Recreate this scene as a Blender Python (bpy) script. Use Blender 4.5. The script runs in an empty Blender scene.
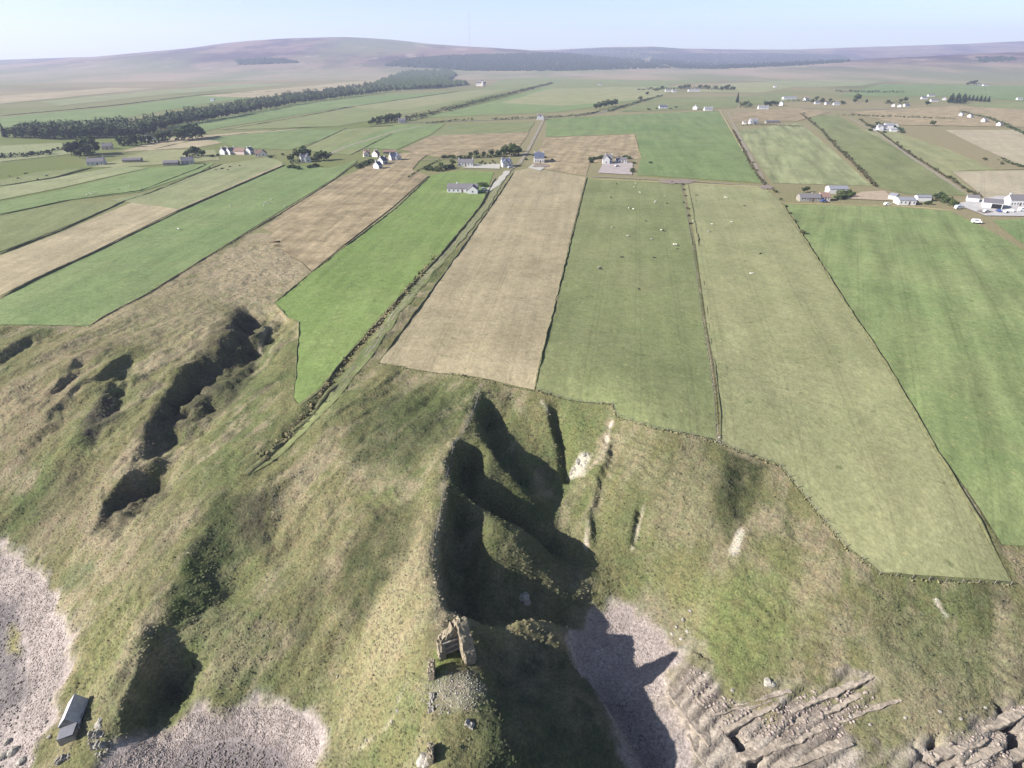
import bpy, bmesh, math, random
import numpy as np
from mathutils import Vector, Matrix, noise as mnoise
random.seed(7); rng = np.random.default_rng(7)
scn = bpy.context.scene; COL = scn.collection
R = math.radians
# ------------------------------------------------------------------ camera
FP, PITCH, CZ = 600.0, math.atan(326/600.0), 112.0
cam = bpy.data.cameras.new('camera'); camo = bpy.data.objects.new('camera', cam); COL.objects.link(camo)
camo.location = (0, 0, CZ); camo.rotation_euler = (math.pi/2-PITCH, 0, 0)
cam.sensor_width = 36; cam.lens = FP/1024*36; cam.clip_start = .5; cam.clip_end = 60000
scn.camera = camo
cp, sp = math.cos(PITCH), math.sin(PITCH)
def ray(px, py):
    a, b = px-512.0, py-384.0
    return np.array([a, FP*cp-b*sp, -FP*sp-b*cp])
def at(px, py, z=30.0):
    d = ray(px, py); t = (z-CZ)/d[2]
    return np.array([d[0]*t, d[1]*t, z])
def mpp(px, py, z=30.0):                       # metres per pixel across the view at a place
    d = ray(px, py); return (z-CZ)/d[2]
# ------------------------------------------------------------------ noise
def vnoise(x, y, seed):
    xi = np.floor(x); yi = np.floor(y); fx = x-xi; fy = y-yi
    xi = xi.astype(np.int64); yi = yi.astype(np.int64)
    def h(i, j):
        n = (i*374761393 + j*668265263 + seed*974634777) & 0xffffffff
        n = ((n ^ (n >> 13))*1274126177) & 0xffffffff
        n = n ^ (n >> 16)
        return (n & 0xffffff)/float(0xffffff)
    u = fx*fx*(3-2*fx); v = fy*fy*(3-2*fy)
    return (h(xi, yi)*(1-u)+h(xi+1, yi)*u)*(1-v)+(h(xi, yi+1)*(1-u)+h(xi+1, yi+1)*u)*v
def fbm(x, y, wl, seed, octv=3, gain=.5):
    s = 0; a = 1; tot = 0
    for k in range(octv):
        c, d = math.cos(.7*k+.3), math.sin(.7*k+.3)
        s = s+a*(vnoise((x*c-y*d)/wl+17.3*k, (x*d+y*c)/wl-9.1*k, seed+k)*2-1); tot += a; a *= gain; wl *= .5
    return s/tot
def sstep(a, b, x):
    t = np.clip((x-a)/(b-a), 0, 1); return t*t*(3-2*t)
# ------------------------------------------------------------------ base height of the land
CTRL = [  # picture place of a ground point and its height above the sea
 # plateau rim
 (0,322,29),(80,325,29),(160,300,29.5),(0,250,30),(150,250,30),(275,300,29),(300,330,28.5),(295,400,26.5),(350,380,28),(430,372,28.5),(535,390,28.5),
 (612,408,28),(650,428,27),(722,442,25.5),(780,465,23),(845,545,17.5),(880,573,16),(945,580,15.5),(1010,585,15),(1022,560,16),
 (600,330,30),(700,330,29.7),(800,400,27),(900,450,24.5),(980,520,19.5),(1020,480,22.5),(900,330,29.5),(1020,380,27.5),(1020,300,29.6),(850,500,21),(760,400,28),
 # left bays
 (0,380,25),(60,390,25),(0,460,15),(60,450,18),(120,430,21),(0,535,5.5),(40,545,6),(75,600,6),(78,650,5.5),(0,560,3),(55,610,3.2),(65,680,3.5),(20,650,2),(0,720,1.2),(40,740,2.4),
 (75,715,4.6),(85,690,5.5),(95,740,4.8),(70,765,3.5),(120,520,14),(180,400,22),(200,340,28),(240,360,24),(280,350,27),(255,420,23.5),(200,450,20),(170,520,17),(120,590,11),(130,650,12.2),(165,620,14),
 (215,500,20),(250,480,22),(200,560,15),(108,738,6),(155,690,8),(185,650,9.5),(190,615,13.2),(205,590,14.2),(235,640,10.5),(200,700,5.5),(260,697,5.5),(320,720,5.5),(150,725,5),(220,745,2.6),(150,765,2.6),(300,755,3),
 (230,590,12.5),(300,560,16.5),(300,640,10.5),(350,500,22),(300,470,22.5),(390,430,27),(340,440,26),(380,600,17),(350,660,10.5),(345,740,6.5),(390,700,14),(405,600,20),(400,530,22.5),
 # promontory ridge
 (480,392,28.2),(462,440,27),(445,490,25.5),(436,550,23.5),(440,600,22),(450,645,21),(440,690,20.3),(435,740,19.5),(430,768,19),(470,690,19.6),(480,740,18.5),(400,768,12),(370,768,7),
 (410,720,17),(485,640,18.8),(492,690,18.6),(514,690,14.2),(546,690,11),(580,690,7.6),(606,690,3.0),(506,740,18.4),(532,740,13.6),(570,740,9.6),(604,740,6.0),(632,740,2.8),(650,768,2.4),(500,655,15.5),(540,655,11),(572,655,6.8),(600,640,4),
 # inlet
 (500,420,23),(515,448,20),(560,430,22),(548,500,13),(490,468,23.4),(522,490,19.2),(505,512,14.5),(552,552,9.6),(575,566,8.6),(592,575,8),(470,520,22.2),(505,545,19.2),(538,570,13.2),(562,594,8),(478,590,13),(535,606,7),(480,629,17.5),(540,630,13),(590,605,3.4),(620,640,2.4),(600,660,2.2),(660,660,3),(650,700,1.8),(690,740,1.6),(640,740,1.6),
 (585,465,18.5),(600,430,24),(620,460,21),(590,520,14),(595,560,8.5),(635,520,15.5),(630,580,6.5),(650,610,4.8),(680,640,4.5),
 # right headland
 (700,480,22),(700,560,13.5),(740,540,16),(720,500,20.5),(780,520,18.5),(720,620,9),(690,670,5.2),(760,600,11.5),(800,640,9.2),(740,685,5.6),(700,705,4),(790,690,5.6),(850,690,6),(850,620,12),
 (900,640,10.2),(960,640,10.2),(1020,640,10.5),(900,700,6.6),(960,715,5.6),(1010,700,5.8),(860,740,4.2),(800,740,3.6),(740,745,2.6),(930,750,3.8),(1010,750,2.6),(760,768,2),(880,768,3),
 # beyond the lower edge
 (100,900,-1),(250,900,-1),(0,850,-1),(430,860,15),(340,860,0),(520,860,8),(600,860,0),(750,880,-.5),(900,880,-.5),(1050,880,-.5),(430,1000,8),(430,1150,-1),(100,1100,-3),(800,1100,-3),(250,1050,-3),(600,1050,-3),
]
pts = np.array([at(*c) for c in CTRL])
ext = [(x, y, 30.0) for y in (262, 330) for x in range(-280, 240, 65)]
ext += [(-300, 215, 29), (-300, 165, 15), (-300, 128, 4), (-300, 80, -1), (-230, 60, -2), (-220, 120, 4), (-220, 165, 16), (190, 215, 29.7), (200, 170, 27), (190, 130, 23), (170, 100, 17), (170, 85, 9), (170, 66, 2), (170, 40, -2), (0, -60, -4), (-150, -40, -4), (150, -40, -4)]
pts = np.vstack([pts, np.array(ext, float)])
def mq(r2): return np.sqrt(r2+30.0)
_d = (pts[:, None, :2]-pts[None, :, :2]); A_ = mq((_d**2).sum(-1)); n_ = len(pts)
M_ = np.zeros((n_+3, n_+3)); M_[:n_, :n_] = A_-np.eye(n_)*.35; M_[:n_, n_] = 1; M_[:n_, n_+1:] = pts[:, :2]; M_[n_, :n_] = 1; M_[n_+1:, :n_] = pts[:, :2].T
W_ = np.linalg.solve(M_, np.concatenate([pts[:, 2], [0, 0, 0]]))
GX0, GX1, GY0, GY1, GS = -320., 220., -60., 335., 1.5
gx = np.arange(GX0, GX1+GS, GS); gy = np.arange(GY0, GY1+GS, GS)
_X, _Y = np.meshgrid(gx, gy)
BASE = np.full(_X.shape, W_[n_])+W_[n_+1]*_X+W_[n_+2]*_Y
for i in range(n_): BASE += W_[i]*mq((_X-pts[i, 0])**2+(_Y-pts[i, 1])**2)
BASE = np.clip(BASE, -4, 31)
_b = sstep(225, 300, _Y); BASE = BASE*(1-_b)+30*_b
def hb(x, y):
    x = np.asarray(x, float); y = np.asarray(y, float)
    fx = (np.clip(x, GX0, GX1-.01)-GX0)/GS; fy = (np.clip(y, GY0, GY1-.01)-GY0)/GS
    i = fx.astype(int); j = fy.astype(int); u = fx-i; v = fy-j
    i2 = np.minimum(i+1, len(gx)-1); j2 = np.minimum(j+1, len(gy)-1)
    return (BASE[j, i]*(1-u)+BASE[j, i2]*u)*(1-v)+(BASE[j2, i]*(1-u)+BASE[j2, i2]*u)*v
def surf(px, py):                                # where a picture place meets the land
    d = ray(px, py); d = d/np.linalg.norm(d)
    if py < 215: return at(px, py, 30.0)
    t = np.linspace(60, 520, 2400); z = CZ+d[2]*t; h = hb(d[0]*t, d[1]*t)
    k = np.nonzero(z < h)[0]; k = k[0] if len(k) else -1
    return np.array([d[0]*t[k], d[1]*t[k], h[k]])
def spoly(pp): return np.array([surf(*p) for p in pp])
# ------------------------------------------------------------------ polygons, polylines
def seg_dist(x, y, P, closed):
    best = np.full(x.shape, 1e9); sgn = np.zeros(x.shape); tt = np.zeros(x.shape)
    n = len(P); L = 0; acc = []; N = n if closed else n-1
    for k in range(N):
        a, b = P[k], P[(k+1) % n]; acc.append(L); L += math.hypot(b[0]-a[0], b[1]-a[1])
    for k in range(N):
        a, b = P[k], P[(k+1) % n]; dx, dy = b[0]-a[0], b[1]-a[1]; l2 = dx*dx+dy*dy+1e-9
        t = np.clip(((x-a[0])*dx+(y-a[1])*dy)/l2, 0, 1)
        ex = x-a[0]-t*dx; ey = y-a[1]-t*dy; d = np.hypot(ex, ey)
        l = math.sqrt(l2); nx, ny = -dy/l, dx/l
        if nx*.8+ny*.6 < 0: nx, ny = -nx, -ny
        m = d < best; best = np.where(m, d, best); sgn = np.where(m, np.where(ex*nx+ey*ny >= 0, 1., -1.), sgn)
        tt = np.where(m, (acc[k]+t*l2**.5)/max(L, 1e-6), tt)
    return best, sgn, tt, L
def inside(x, y, P):
    c = np.zeros(x.shape, bool); n = len(P)
    for k in range(n):
        a, b = P[k], P[(k+1) % n]
        if a[1] == b[1]: continue
        m = (a[1] > y) != (b[1] > y)
        c ^= m & (x < (b[0]-a[0])*(y-a[1])/(b[1]-a[1])+a[0])
    return c
def bbm(x, y, P, m):
    return (x > P[:, 0].min()-m) & (x < P[:, 0].max()+m) & (y > P[:, 1].min()-m) & (y < P[:, 1].max()+m)
# ------------------------------------------------------------------ materials
def nt(name):
    m = bpy.data.materials.new(name); m.use_nodes = True; t = m.node_tree; t.nodes.clear()
    o = t.nodes.new('ShaderNodeOutputMaterial'); b = t.nodes.new('ShaderNodeBsdfPrincipled')
    t.links.new(b.outputs[0], o.inputs[0]); b.inputs['Roughness'].default_value = .9
    b.inputs['Specular IOR Level'].default_value = .15
    return m, t, b
def nd(t, ty, **kw):
    n = t.nodes.new(ty)
    for k, v in kw.items():
        if k.startswith('i_'):
            n.inputs[int(k[2:]) if k[2:].isdigit() else k[2:]].default_value = v
        else: setattr(n, k, v)
    return n
def noise(t, vec, scale, detail=2, rough=.5):
    n = nd(t, 'ShaderNodeTexNoise'); n.inputs['Scale'].default_value = scale; n.inputs['Detail'].default_value = detail; n.inputs['Roughness'].default_value = rough
    if vec is not None: t.links.new(vec, n.inputs['Vector'])
    return n.outputs['Fac']
def remap(t, v, a, b, c, d):
    n = nd(t, 'ShaderNodeMapRange'); t.links.new(v, n.inputs[0])
    for i, q in enumerate((a, b, c, d)): n.inputs[1+i].default_value = q
    return n.outputs[0]
def mixc(t, f, a, b, blend='MIX'):
    n = nd(t, 'ShaderNodeMix', data_type='RGBA', blend_type=blend)
    for s, v in ((0, f), (6, a), (7, b)):
        if hasattr(v, 'is_output'): t.links.new(v, n.inputs[s])
        else: n.inputs[s].default_value = v if s == 0 else (*v, 1)
    return n.outputs[2]
def math_(t, op, a, b=0.0):
    n = nd(t, 'ShaderNodeMath', operation=op)
    for s, v in ((0, a), (1, b)):
        if hasattr(v, 'is_output'): t.links.new(v, n.inputs[s])
        else: n.inputs[s].default_value = v
    return n.outputs[0]
def gray(t, v):
    n = nd(t, 'ShaderNodeCombineColor'); [t.links.new(v, n.inputs[i]) for i in range(3)]; return n.outputs[0]
def bump(t, b, h, dist, st=1.0):
    n = nd(t, 'ShaderNodeBump'); n.inputs['Strength'].default_value = st; n.inputs['Distance'].default_value = dist
    t.links.new(h, n.inputs['Height']); t.links.new(n.outputs[0], b.inputs['Normal'])
def pos(t): return nd(t, 'ShaderNodeNewGeometry').outputs['Position']
_mc = {}
def plain(name, col, rough=.85, var=.18, scale=1.2, spec=.15, bmp=0.0):
    if name in _mc: return _mc[name]
    m, t, b = nt(name); p = pos(t)
    f = remap(t, noise(t, p, scale, 4, .6), .25, .75, 1-var, 1+var)
    t.links.new(mixc(t, 1.0, col, gray(t, f), 'MULTIPLY'), b.inputs['Base Color'])
    b.inputs['Roughness'].default_value = rough; b.inputs['Specular IOR Level'].default_value = spec
    if bmp: bump(t, b, noise(t, p, scale*2, 4, .6), bmp)
    _mc[name] = m; return m
def leaf_mat(name, c1, c2):
    if name in _mc: return _mc[name]
    m, t, b = nt(name); p = pos(t)
    oi = nd(t, 'ShaderNodeObjectInfo').outputs['Random']
    f = math_(t, 'ADD', math_(t, 'MULTIPLY', noise(t, p, .35, 3, .6), .9), math_(t, 'MULTIPLY', oi, .35))
    t.links.new(mixc(t, remap(t, f, .35, .9, 0, 1), c1, c2), b.inputs['Base Color'])
    _mc[name] = m; return m
def stone_mat(name, c1, c2, scale=1.2):
    if name in _mc: return _mc[name]
    m, t, b = nt(name); p = pos(t)
    v = nd(t, 'ShaderNodeTexVoronoi'); v.inputs['Scale'].default_value = scale*1.6
    mp = nd(t, 'ShaderNodeMapping'); mp.inputs['Scale'].default_value = (1, 1, 2.6); t.links.new(p, mp.inputs['Vector']); t.links.new(mp.outputs[0], v.inputs['Vector'])
    n1 = noise(t, p, scale*.5, 4, .6); n2 = noise(t, p, scale*6, 3, .6)
    f = remap(t, math_(t, 'ADD', n1, math_(t, 'MULTIPLY', n2, .6)), .5, 1.1, 0, 1)
    c = mixc(t, f, c1, c2)
    sep = nd(t, 'ShaderNodeSeparateColor'); t.links.new(v.outputs['Color'], sep.inputs[0])
    c = mixc(t, 1.0, c, gray(t, remap(t, sep.outputs[0], 0, 1, .68, 1.25)), 'MULTIPLY')
    t.links.new(c, b.inputs['Base Color'])
    bump(t, b, math_(t, 'ADD', v.outputs['Distance'], n2), .12, .8)
    _mc[name] = m; return m
def field_mat(name, A, B, ang, stripe=.08, per=7.0, patch=.025, tracks=0.0):
    """mown, grazed or stubble ground: A and B mix in patches; rows run along ang"""
    m, t, b = nt(name); p = pos(t)
    n1 = noise(t, p, patch, 4, .55); n2 = noise(t, p, .16, 4, .6); n3 = noise(t, p, 1.1, 3, .7)
    f = math_(t, 'ADD', math_(t, 'MULTIPLY', n1, .62), math_(t, 'MULTIPLY', n2, .38))
    c = mixc(t, remap(t, f, .36, .64, 0, 1), A, B)
    # long streaks along the rows
    mp = nd(t, 'ShaderNodeMapping'); mp.inputs['Rotation'].default_value = (0, 0, -ang); t.links.new(p, mp.inputs['Vector'])
    m2 = nd(t, 'ShaderNodeMapping'); m2.inputs['Scale'].default_value = (.012, 1/per, 0.0); t.links.new(mp.outputs[0], m2.inputs['Vector'])
    st = noise(t, m2.outputs[0], 1.0, 3, .62)
    k = math_(t, 'MULTIPLY', remap(t, st, .3, .7, 1-stripe*2, 1+stripe*2), remap(t, n3, .25, .75, .80, 1.20))
    k = math_(t, 'MULTIPLY', k, remap(t, noise(t, p, .45, 2, .5), .3, .7, .90, 1.10)); k = math_(t, 'MULTIPLY', k, remap(t, noise(t, math_vec(t, p, (91, 33, 0)), .035, 5, .6), .3, .7, .90, 1.10))
    sx_ = nd(t, 'ShaderNodeSeparateXYZ'); t.links.new(mp.outputs[0], sx_.inputs[0])
    fr = math_(t, 'FRACT', math_(t, 'ADD', math_(t, 'MULTIPLY', sx_.outputs[1], 1/(per*2.1)), math_(t, 'MULTIPLY', n2, .03)))
    cm1 = nd(t, 'ShaderNodeMath', operation='COMPARE'); t.links.new(fr, cm1.inputs[0]); cm1.inputs[1].default_value = .42; cm1.inputs[2].default_value = .018
    cm2 = nd(t, 'ShaderNodeMath', operation='COMPARE'); t.links.new(fr, cm2.inputs[0]); cm2.inputs[1].default_value = .54; cm2.inputs[2].default_value = .018
    k = math_(t, 'MULTIPLY', k, math_(t, 'SUBTRACT', 1.0, math_(t, 'MULTIPLY', math_(t, 'ADD', cm1.outputs[0], cm2.outputs[0]), .09)))
    c = mixc(t, 1.0, c, gray(t, k), 'MULTIPLY')
    spk = noise(t, p, .5, 2, .5)                                     # scattered paler dry tufts
    c = mixc(t, remap(t, spk, .64, .74, 0, .45), c, (.30, .27, .13))
    drk = noise(t, math_vec(t, p, (31, 7, 0)), .38, 2, .5)
    c = mixc(t, remap(t, drk, .66, .76, 0, .5), c, (.045, .065, .022))
    t.links.new(c, b.inputs['Base Color']); b.inputs['Roughness'].default_value = 1; b.inputs['Specular IOR Level'].default_value = .05
    bump(t, b, math_(t, 'ADD', n3, math_(t, 'MULTIPLY', n2, 2.0)), .22, .7)
    return m
def math_vec(t, p, off):
    n = nd(t, 'ShaderNodeVectorMath', operation='ADD'); t.links.new(p, n.inputs[0]); n.inputs[1].default_value = off; return n.outputs[0]
# ------------------------------------------------------------------ object helpers
def link(o): COL.objects.link(o); return o
def mesh_obj(name, me, mat=None, parent=None):
    o = bpy.data.objects.new(name, me); link(o)
    if mat and not me.materials: me.materials.append(mat)
    if parent: o.parent = parent
    return o
def from_np(name, V, F, smooth=False):
    me = bpy.data.meshes.new(name); V = np.asarray(V, np.float32); F = np.asarray(F, np.int32)
    me.vertices.add(len(V)); me.vertices.foreach_set('co', V.ravel())
    k = F.shape[1]; me.loops.add(F.size); me.loops.foreach_set('vertex_index', F.ravel())
    me.polygons.add(len(F)); me.polygons.foreach_set('loop_start', np.arange(0, F.size, k, dtype=np.int32))
    me.update(calc_edges=True)
    if smooth: me.polygons.foreach_set('use_smooth', np.ones(len(F), bool))
    return me
def bm_mesh(bm, name, smooth=False):
    me = bpy.data.meshes.new(name); bm.to_mesh(me); bm.free()
    if smooth: me.polygons.foreach_set('use_smooth', np.ones(len(me.polygons), bool))
    return me
def tag(o, label, cat, group=None):
    o['label'] = label; o['category'] = cat
    if group: o['group'] = group
    return o
def struct(o, kind='structure'): o['kind'] = kind; return o
def empty(name, loc, rz=0.0, s=1.0):
    o = bpy.data.objects.new(name, None); link(o); o.location = [float(q) for q in loc]; o.rotation_euler = (0, 0, rz); o.scale = (s, s, s); o.empty_display_size = .3
    return o
def copy_tree(o, parent=None):
    c = o.copy(); link(c); c.parent = parent
    for ch in o.children: copy_tree(ch, c)
    return c
def add_box(bm, x0, x1, y0, y1, z0, z1):
    v = [bm.verts.new(p) for p in ((x0,y0,z0),(x1,y0,z0),(x1,y1,z0),(x0,y1,z0),(x0,y0,z1),(x1,y0,z1),(x1,y1,z1),(x0,y1,z1))]
    for f in ((3,2,1,0),(4,5,6,7),(0,1,5,4),(1,2,6,5),(2,3,7,6),(3,0,4,7)): bm.faces.new([v[i] for i in f])
def box_me(name, *a):
    bm = bmesh.new(); add_box(bm, *a); return bm_mesh(bm, name)
# ------------------------------------------------------------------ fields
G1 = ((.140,.160,.069),(.170,.178,.083))       # grazed green
G2 = ((.118,.166,.064),(.156,.188,.080))       # richer green
G5 = ((.136,.176,.068),(.176,.200,.086))
GB = ((.122,.175,.053),(.150,.188,.066))       # bright new grass
PG = ((.172,.192,.092),(.215,.215,.115))       # pale yellow green
TG = ((.184,.192,.092),(.222,.214,.112))       # tan green
TN = ((.230,.195,.118),(.300,.250,.158))       # tan, dry
BR = ((.165,.132,.078),(.300,.238,.145))       # rough brown
ST = ((.290,.250,.170),(.330,.285,.195))       # stubble
FIELDS = [  # outline in the picture (traced onto the land), colours, stripe strength, stripe spacing
 ('f', [(275,303),(345,247),(395,208),(432,175),(462,170),(494,172),(482,203),(440,254),(402,293),(372,326),(345,357),(318,390),(299,404),(294,398),(300,322),(288,317)], GB, .05, 5),
 ('f', [(379,363),(418,310),(468,240),(515,171),(530,168),(586,177),(572,232),(553,312),(534,390),(470,376)], TN, .07, 6),
 ('f', [(545,138),(634,134),(640,158),(632,160),(590,163),(586,176),(531,167)], BR, .10, 6),
 ('f', [(588,178),(640,180),(681,183),(692,240),(703,320),(717,440),(655,429),(618,417),(613,404),(536,390),(555,312),(574,232)], G1, .05, 7),
 ('f', [(684,183),(764,187),(780,202),(850,312),(935,452),(1010,582),(880,573),(845,546),(780,466),(722,444),(706,320),(695,240)], TG, .05, 8),
 ('f', [(785,204),(900,207),(950,211),(985,228),(1024,250),(1060,275),(1075,420),(1060,546),(1002,545),(938,452),(853,312)], G5, .11, 7),
 ('f', [(546,119),(640,114),(718,111),(740,145),(762,183),(700,179),(637,175),(641,158),(636,134),(546,137)], G2, .07, 12),
 ('f', [(737,130),(800,123),(835,152),(872,186),(772,183)], PG, .16, 9),
 ('f', [(800,113),(838,116),(905,152),(972,196),(905,194),(877,187),(838,150)], G1, .08, 14),
 ('f', [(858,128),(895,132),(950,150),(1000,172),(950,172),(980,197),(910,152)], TG, .08, 10),
 ('f', [(953,172),(1040,170),(1090,200),(987,199)], ST, .05, 8),
 ('f', [(945,130),(1030,130),(1090,170),(1024,166),(985,150)], ST, .05, 8),
 ('f', [(0,300),(90,256),(180,212),(285,166),(330,168),(358,160),(335,178),(230,242),(150,292),(88,326),(0,325),(-60,325)], G2, .05, 9),
 ('f', [(-40,320),(0,296),(88,254),(178,210),(283,165),(270,158),(225,164),(150,195),(60,233),(0,256),(-60,280)], TN, .09, 9),
 ('f', [(225,164),(270,157),(284,163),(178,209),(110,200),(150,192)], PG, .06, 9),
 ('f', [(-60,276),(0,252),(60,229),(125,201),(70,202),(0,216),(-60,235)], G1, .05, 9),
 ('f', [(0,214),(70,200),(140,192),(200,172),(215,163),(150,168),(60,190),(0,202),(-70,220)], G2, .05, 9),
 ('f', [(-70,215),(0,200),(60,188),(148,168),(120,166),(55,178),(0,187),(-70,204)], PG, .05, 9),
 ('f', [(-70,202),(0,186),(55,177),(85,168),(40,172),(0,180),(-70,192)], G1, .05, 9),
 ('f', [(150,150),(215,150),(220,160),(140,166),(90,168)], TG, .05, 9),
 ('f', [(170,138),(300,128),(285,132),(200,147),(120,152),(150,143)], TN, .06, 9),
 ('f', [(205,138),(300,129),(345,130),(330,137),(290,150),(240,148)], G2, .05, 12),
 ('f', [(300,150),(345,128),(400,126),(392,134),(350,155),(318,152)], G1, .05, 12),
 ('f', [(330,150),(395,125),(445,124),(432,134),(396,150),(365,148)], G2, .06, 12),
 ('f', [(430,136),(452,124),(535,122),(528,132)], G1, .05, 12),
 ('f', [(400,150),(432,136),(530,132),(517,150),(440,158)], BR, .09, 12),
 ('f', [(165,127),(300,104),(380,95),(452,92),(340,108),(220,128),(185,136)], G2, .03, 30),
 ('f', [(225,130),(345,109),(460,92),(520,88),(430,110),(340,126)], G1, .03, 30),
 ('f', [(345,107),(468,91),(530,84),(470,98),(400,110)], TG, .03, 30),
 ('f', [(420,118),(500,100),(552,85),(680,80),(640,100),(560,112)], G2, .03, 30),
 ('f', [(500,103),(553,88),(690,86),(650,99),(560,106)], TG, .03, 30),
 ('f', [(0,118),(110,108),(200,96),(320,90),(260,96),(190,106),(130,117),(60,123),(0,128)], G2, .03, 40),
 ('f', [(0,162),(90,152),(60,143),(0,146)], PG, .03, 20),
 ('f', [(620,112),(655,98),(745,96),(735,108)], G1, .03, 30),
 ('f', [(745,96),(790,92),(800,101),(740,106)], G1, .03, 30),
 ('f', [(840,96),(880,84),(1024,86),(1100,92),(1100,108),(960,96)], G2, .03, 40),
 ('f', [(480,90),(500,80),(660,76),(720,82),(600,88)], G1, .03, 60),
 ('f', [(312,272),(343,246),(393,207),(428,176),(412,170),(420,160),(430,153),(396,153),(372,164),(336,180),(285,212),(274,221),(262,229),(273,233),(268,243),(280,241),(283,250),(296,248),(291,257),(302,262)], BR, .13, 4),
 ('f', [(560,79),(640,75),(760,74),(740,78),(640,80)], BR, .03, 60),
 ('f', [(480,79),(560,73),(640,72),(620,76),(540,80)], G1, .03, 60),
 ('f', [(740,84),(800,78),(900,79),(860,86),(780,88)], PG, .03, 60),
 ('f', [(860,80),(940,75),(1040,76),(1060,82),(940,84)], TG, .03, 60),
 ('f', [(690,92),(720,84),(760,82),(790,88),(760,93)], TG, .03, 60),
 ('f', [(200,96),(330,84),(400,78),(430,76),(330,90),(260,98)], TN, .03, 60),
 ('f', [(60,106),(160,95),(300,84),(240,84),(120,94),(40,102)], PG, .03, 60),
 ('f', [(0,104),(60,98),(160,88),(110,88),(0,96)], TN, .03, 60),
 ('f', [(160,86),(300,78),(400,74),(340,74),(220,80)], G1, .03, 60),
 ('f', [(640,74),(700,70),(800,71),(780,75),(720,76)], TN, .03, 60),
 ('f', [(960,104),(1024,102),(1100,106),(1100,116),(1024,114)], G1, .03, 40),
 ('f', [(992,221),(1024,219),(1090,220),(1090,300),(1050,262),(1022,244)], G2, .06, 8),
 ('f', [(850,112),(960,106),(1060,112),(1060,128),(900,125)], BR, .05, 20),
 ('f', [(730,122),(735,112),(795,108),(830,112),(798,121)], BR, .05, 20),
]
field_polys = []
for i, (nm, pp, cc, st, per) in enumerate(FIELDS):
    P = spoly(pp); near = P[:, 1].min() < 330
    if near: field_polys.append(P)
    q = P[:, :2]-P[:, :2].mean(0); w, v = np.linalg.eigh(q.T@q); ax = v[:, 1]; ang = math.atan2(ax[1], ax[0])
    jit = lambda c, k: tuple(float(q*(1+k)) for q in c)
    k = random.uniform(-.06, .06)
    mat = field_mat('field_surface_%d' % i, jit(cc[0], k), jit(cc[1], k), ang, st, per, .07 if cc is BR else .03 if per < 11 else .009)
    bm = bmesh.new(); vs = [bm.verts.new((x, y, 0)) for x, y, z in P]; bm.faces.new(vs)
    bmesh.ops.triangulate(bm, faces=bm.faces[:])
    if near:
        for axis, lo, hi in ((0, P[:, 0].min(), P[:, 0].max()), (1, P[:, 1].min(), min(P[:, 1].max(), 310))):
            c = math.floor(lo/4)*4+4
            while c < hi:
                no = (1, 0, 0) if axis == 0 else (0, 1, 0); co = (c, 0, 0) if axis == 0 else (0, c, 0)
                bmesh.ops.bisect_plane(bm, geom=bm.verts[:]+bm.edges[:]+bm.faces[:], plane_co=co, plane_no=no); c += 4
    for v_ in bm.verts: v_.co.z = float(hb(v_.co.x, v_.co.y))+.02+.006*i
    bmesh.ops.recalc_face_normals(bm, faces=bm.faces[:])
    if sum(f.normal.z for f in bm.faces) < 0: bmesh.ops.reverse_faces(bm, faces=bm.faces[:])
    struct(mesh_obj('field', bm_mesh(bm, 'field'), mat))
# ------------------------------------------------------------------ the land: one sheet
def axis(a, b, step, lo, hi, g=1.07, mx=420.):
    c = list(np.arange(a, b+step, step)); s = step
    while c[-1] < hi: s = min(s*g, mx); c.append(c[-1]+s)
    s = step; l = []
    q = a
    while q > lo: s = min(s*g, mx); q -= s; l.append(q)
    return np.array(l[::-1]+c)
ax_ = axis(-205, 128, .42, -11000, 11000); ay_ = axis(40, 300, .42, -500, 11500)
X, Y = np.meshgrid(ax_, ay_); shp = X.shape; x = X.ravel(); y = Y.ravel()
fine = (x > -215) & (x < 140) & (y > 20) & (y < 320)
Z = hb(x, y)
xf, yf = x[fine], y[fine]; zf = Z[fine]
fd = np.full(xf.shape, 1e9)                            # signed distance to the nearest field edge (negative inside)
for P in field_polys:
    m = bbm(xf, yf, P, 8)
    d, _, _, _ = seg_dist(xf[m], yf[m], P, True); ins = inside(xf[m], yf[m], P)
    fd[m] = np.minimum(fd[m], np.where(ins, -d, d))
rough = sstep(.2, 5, fd)
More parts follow.
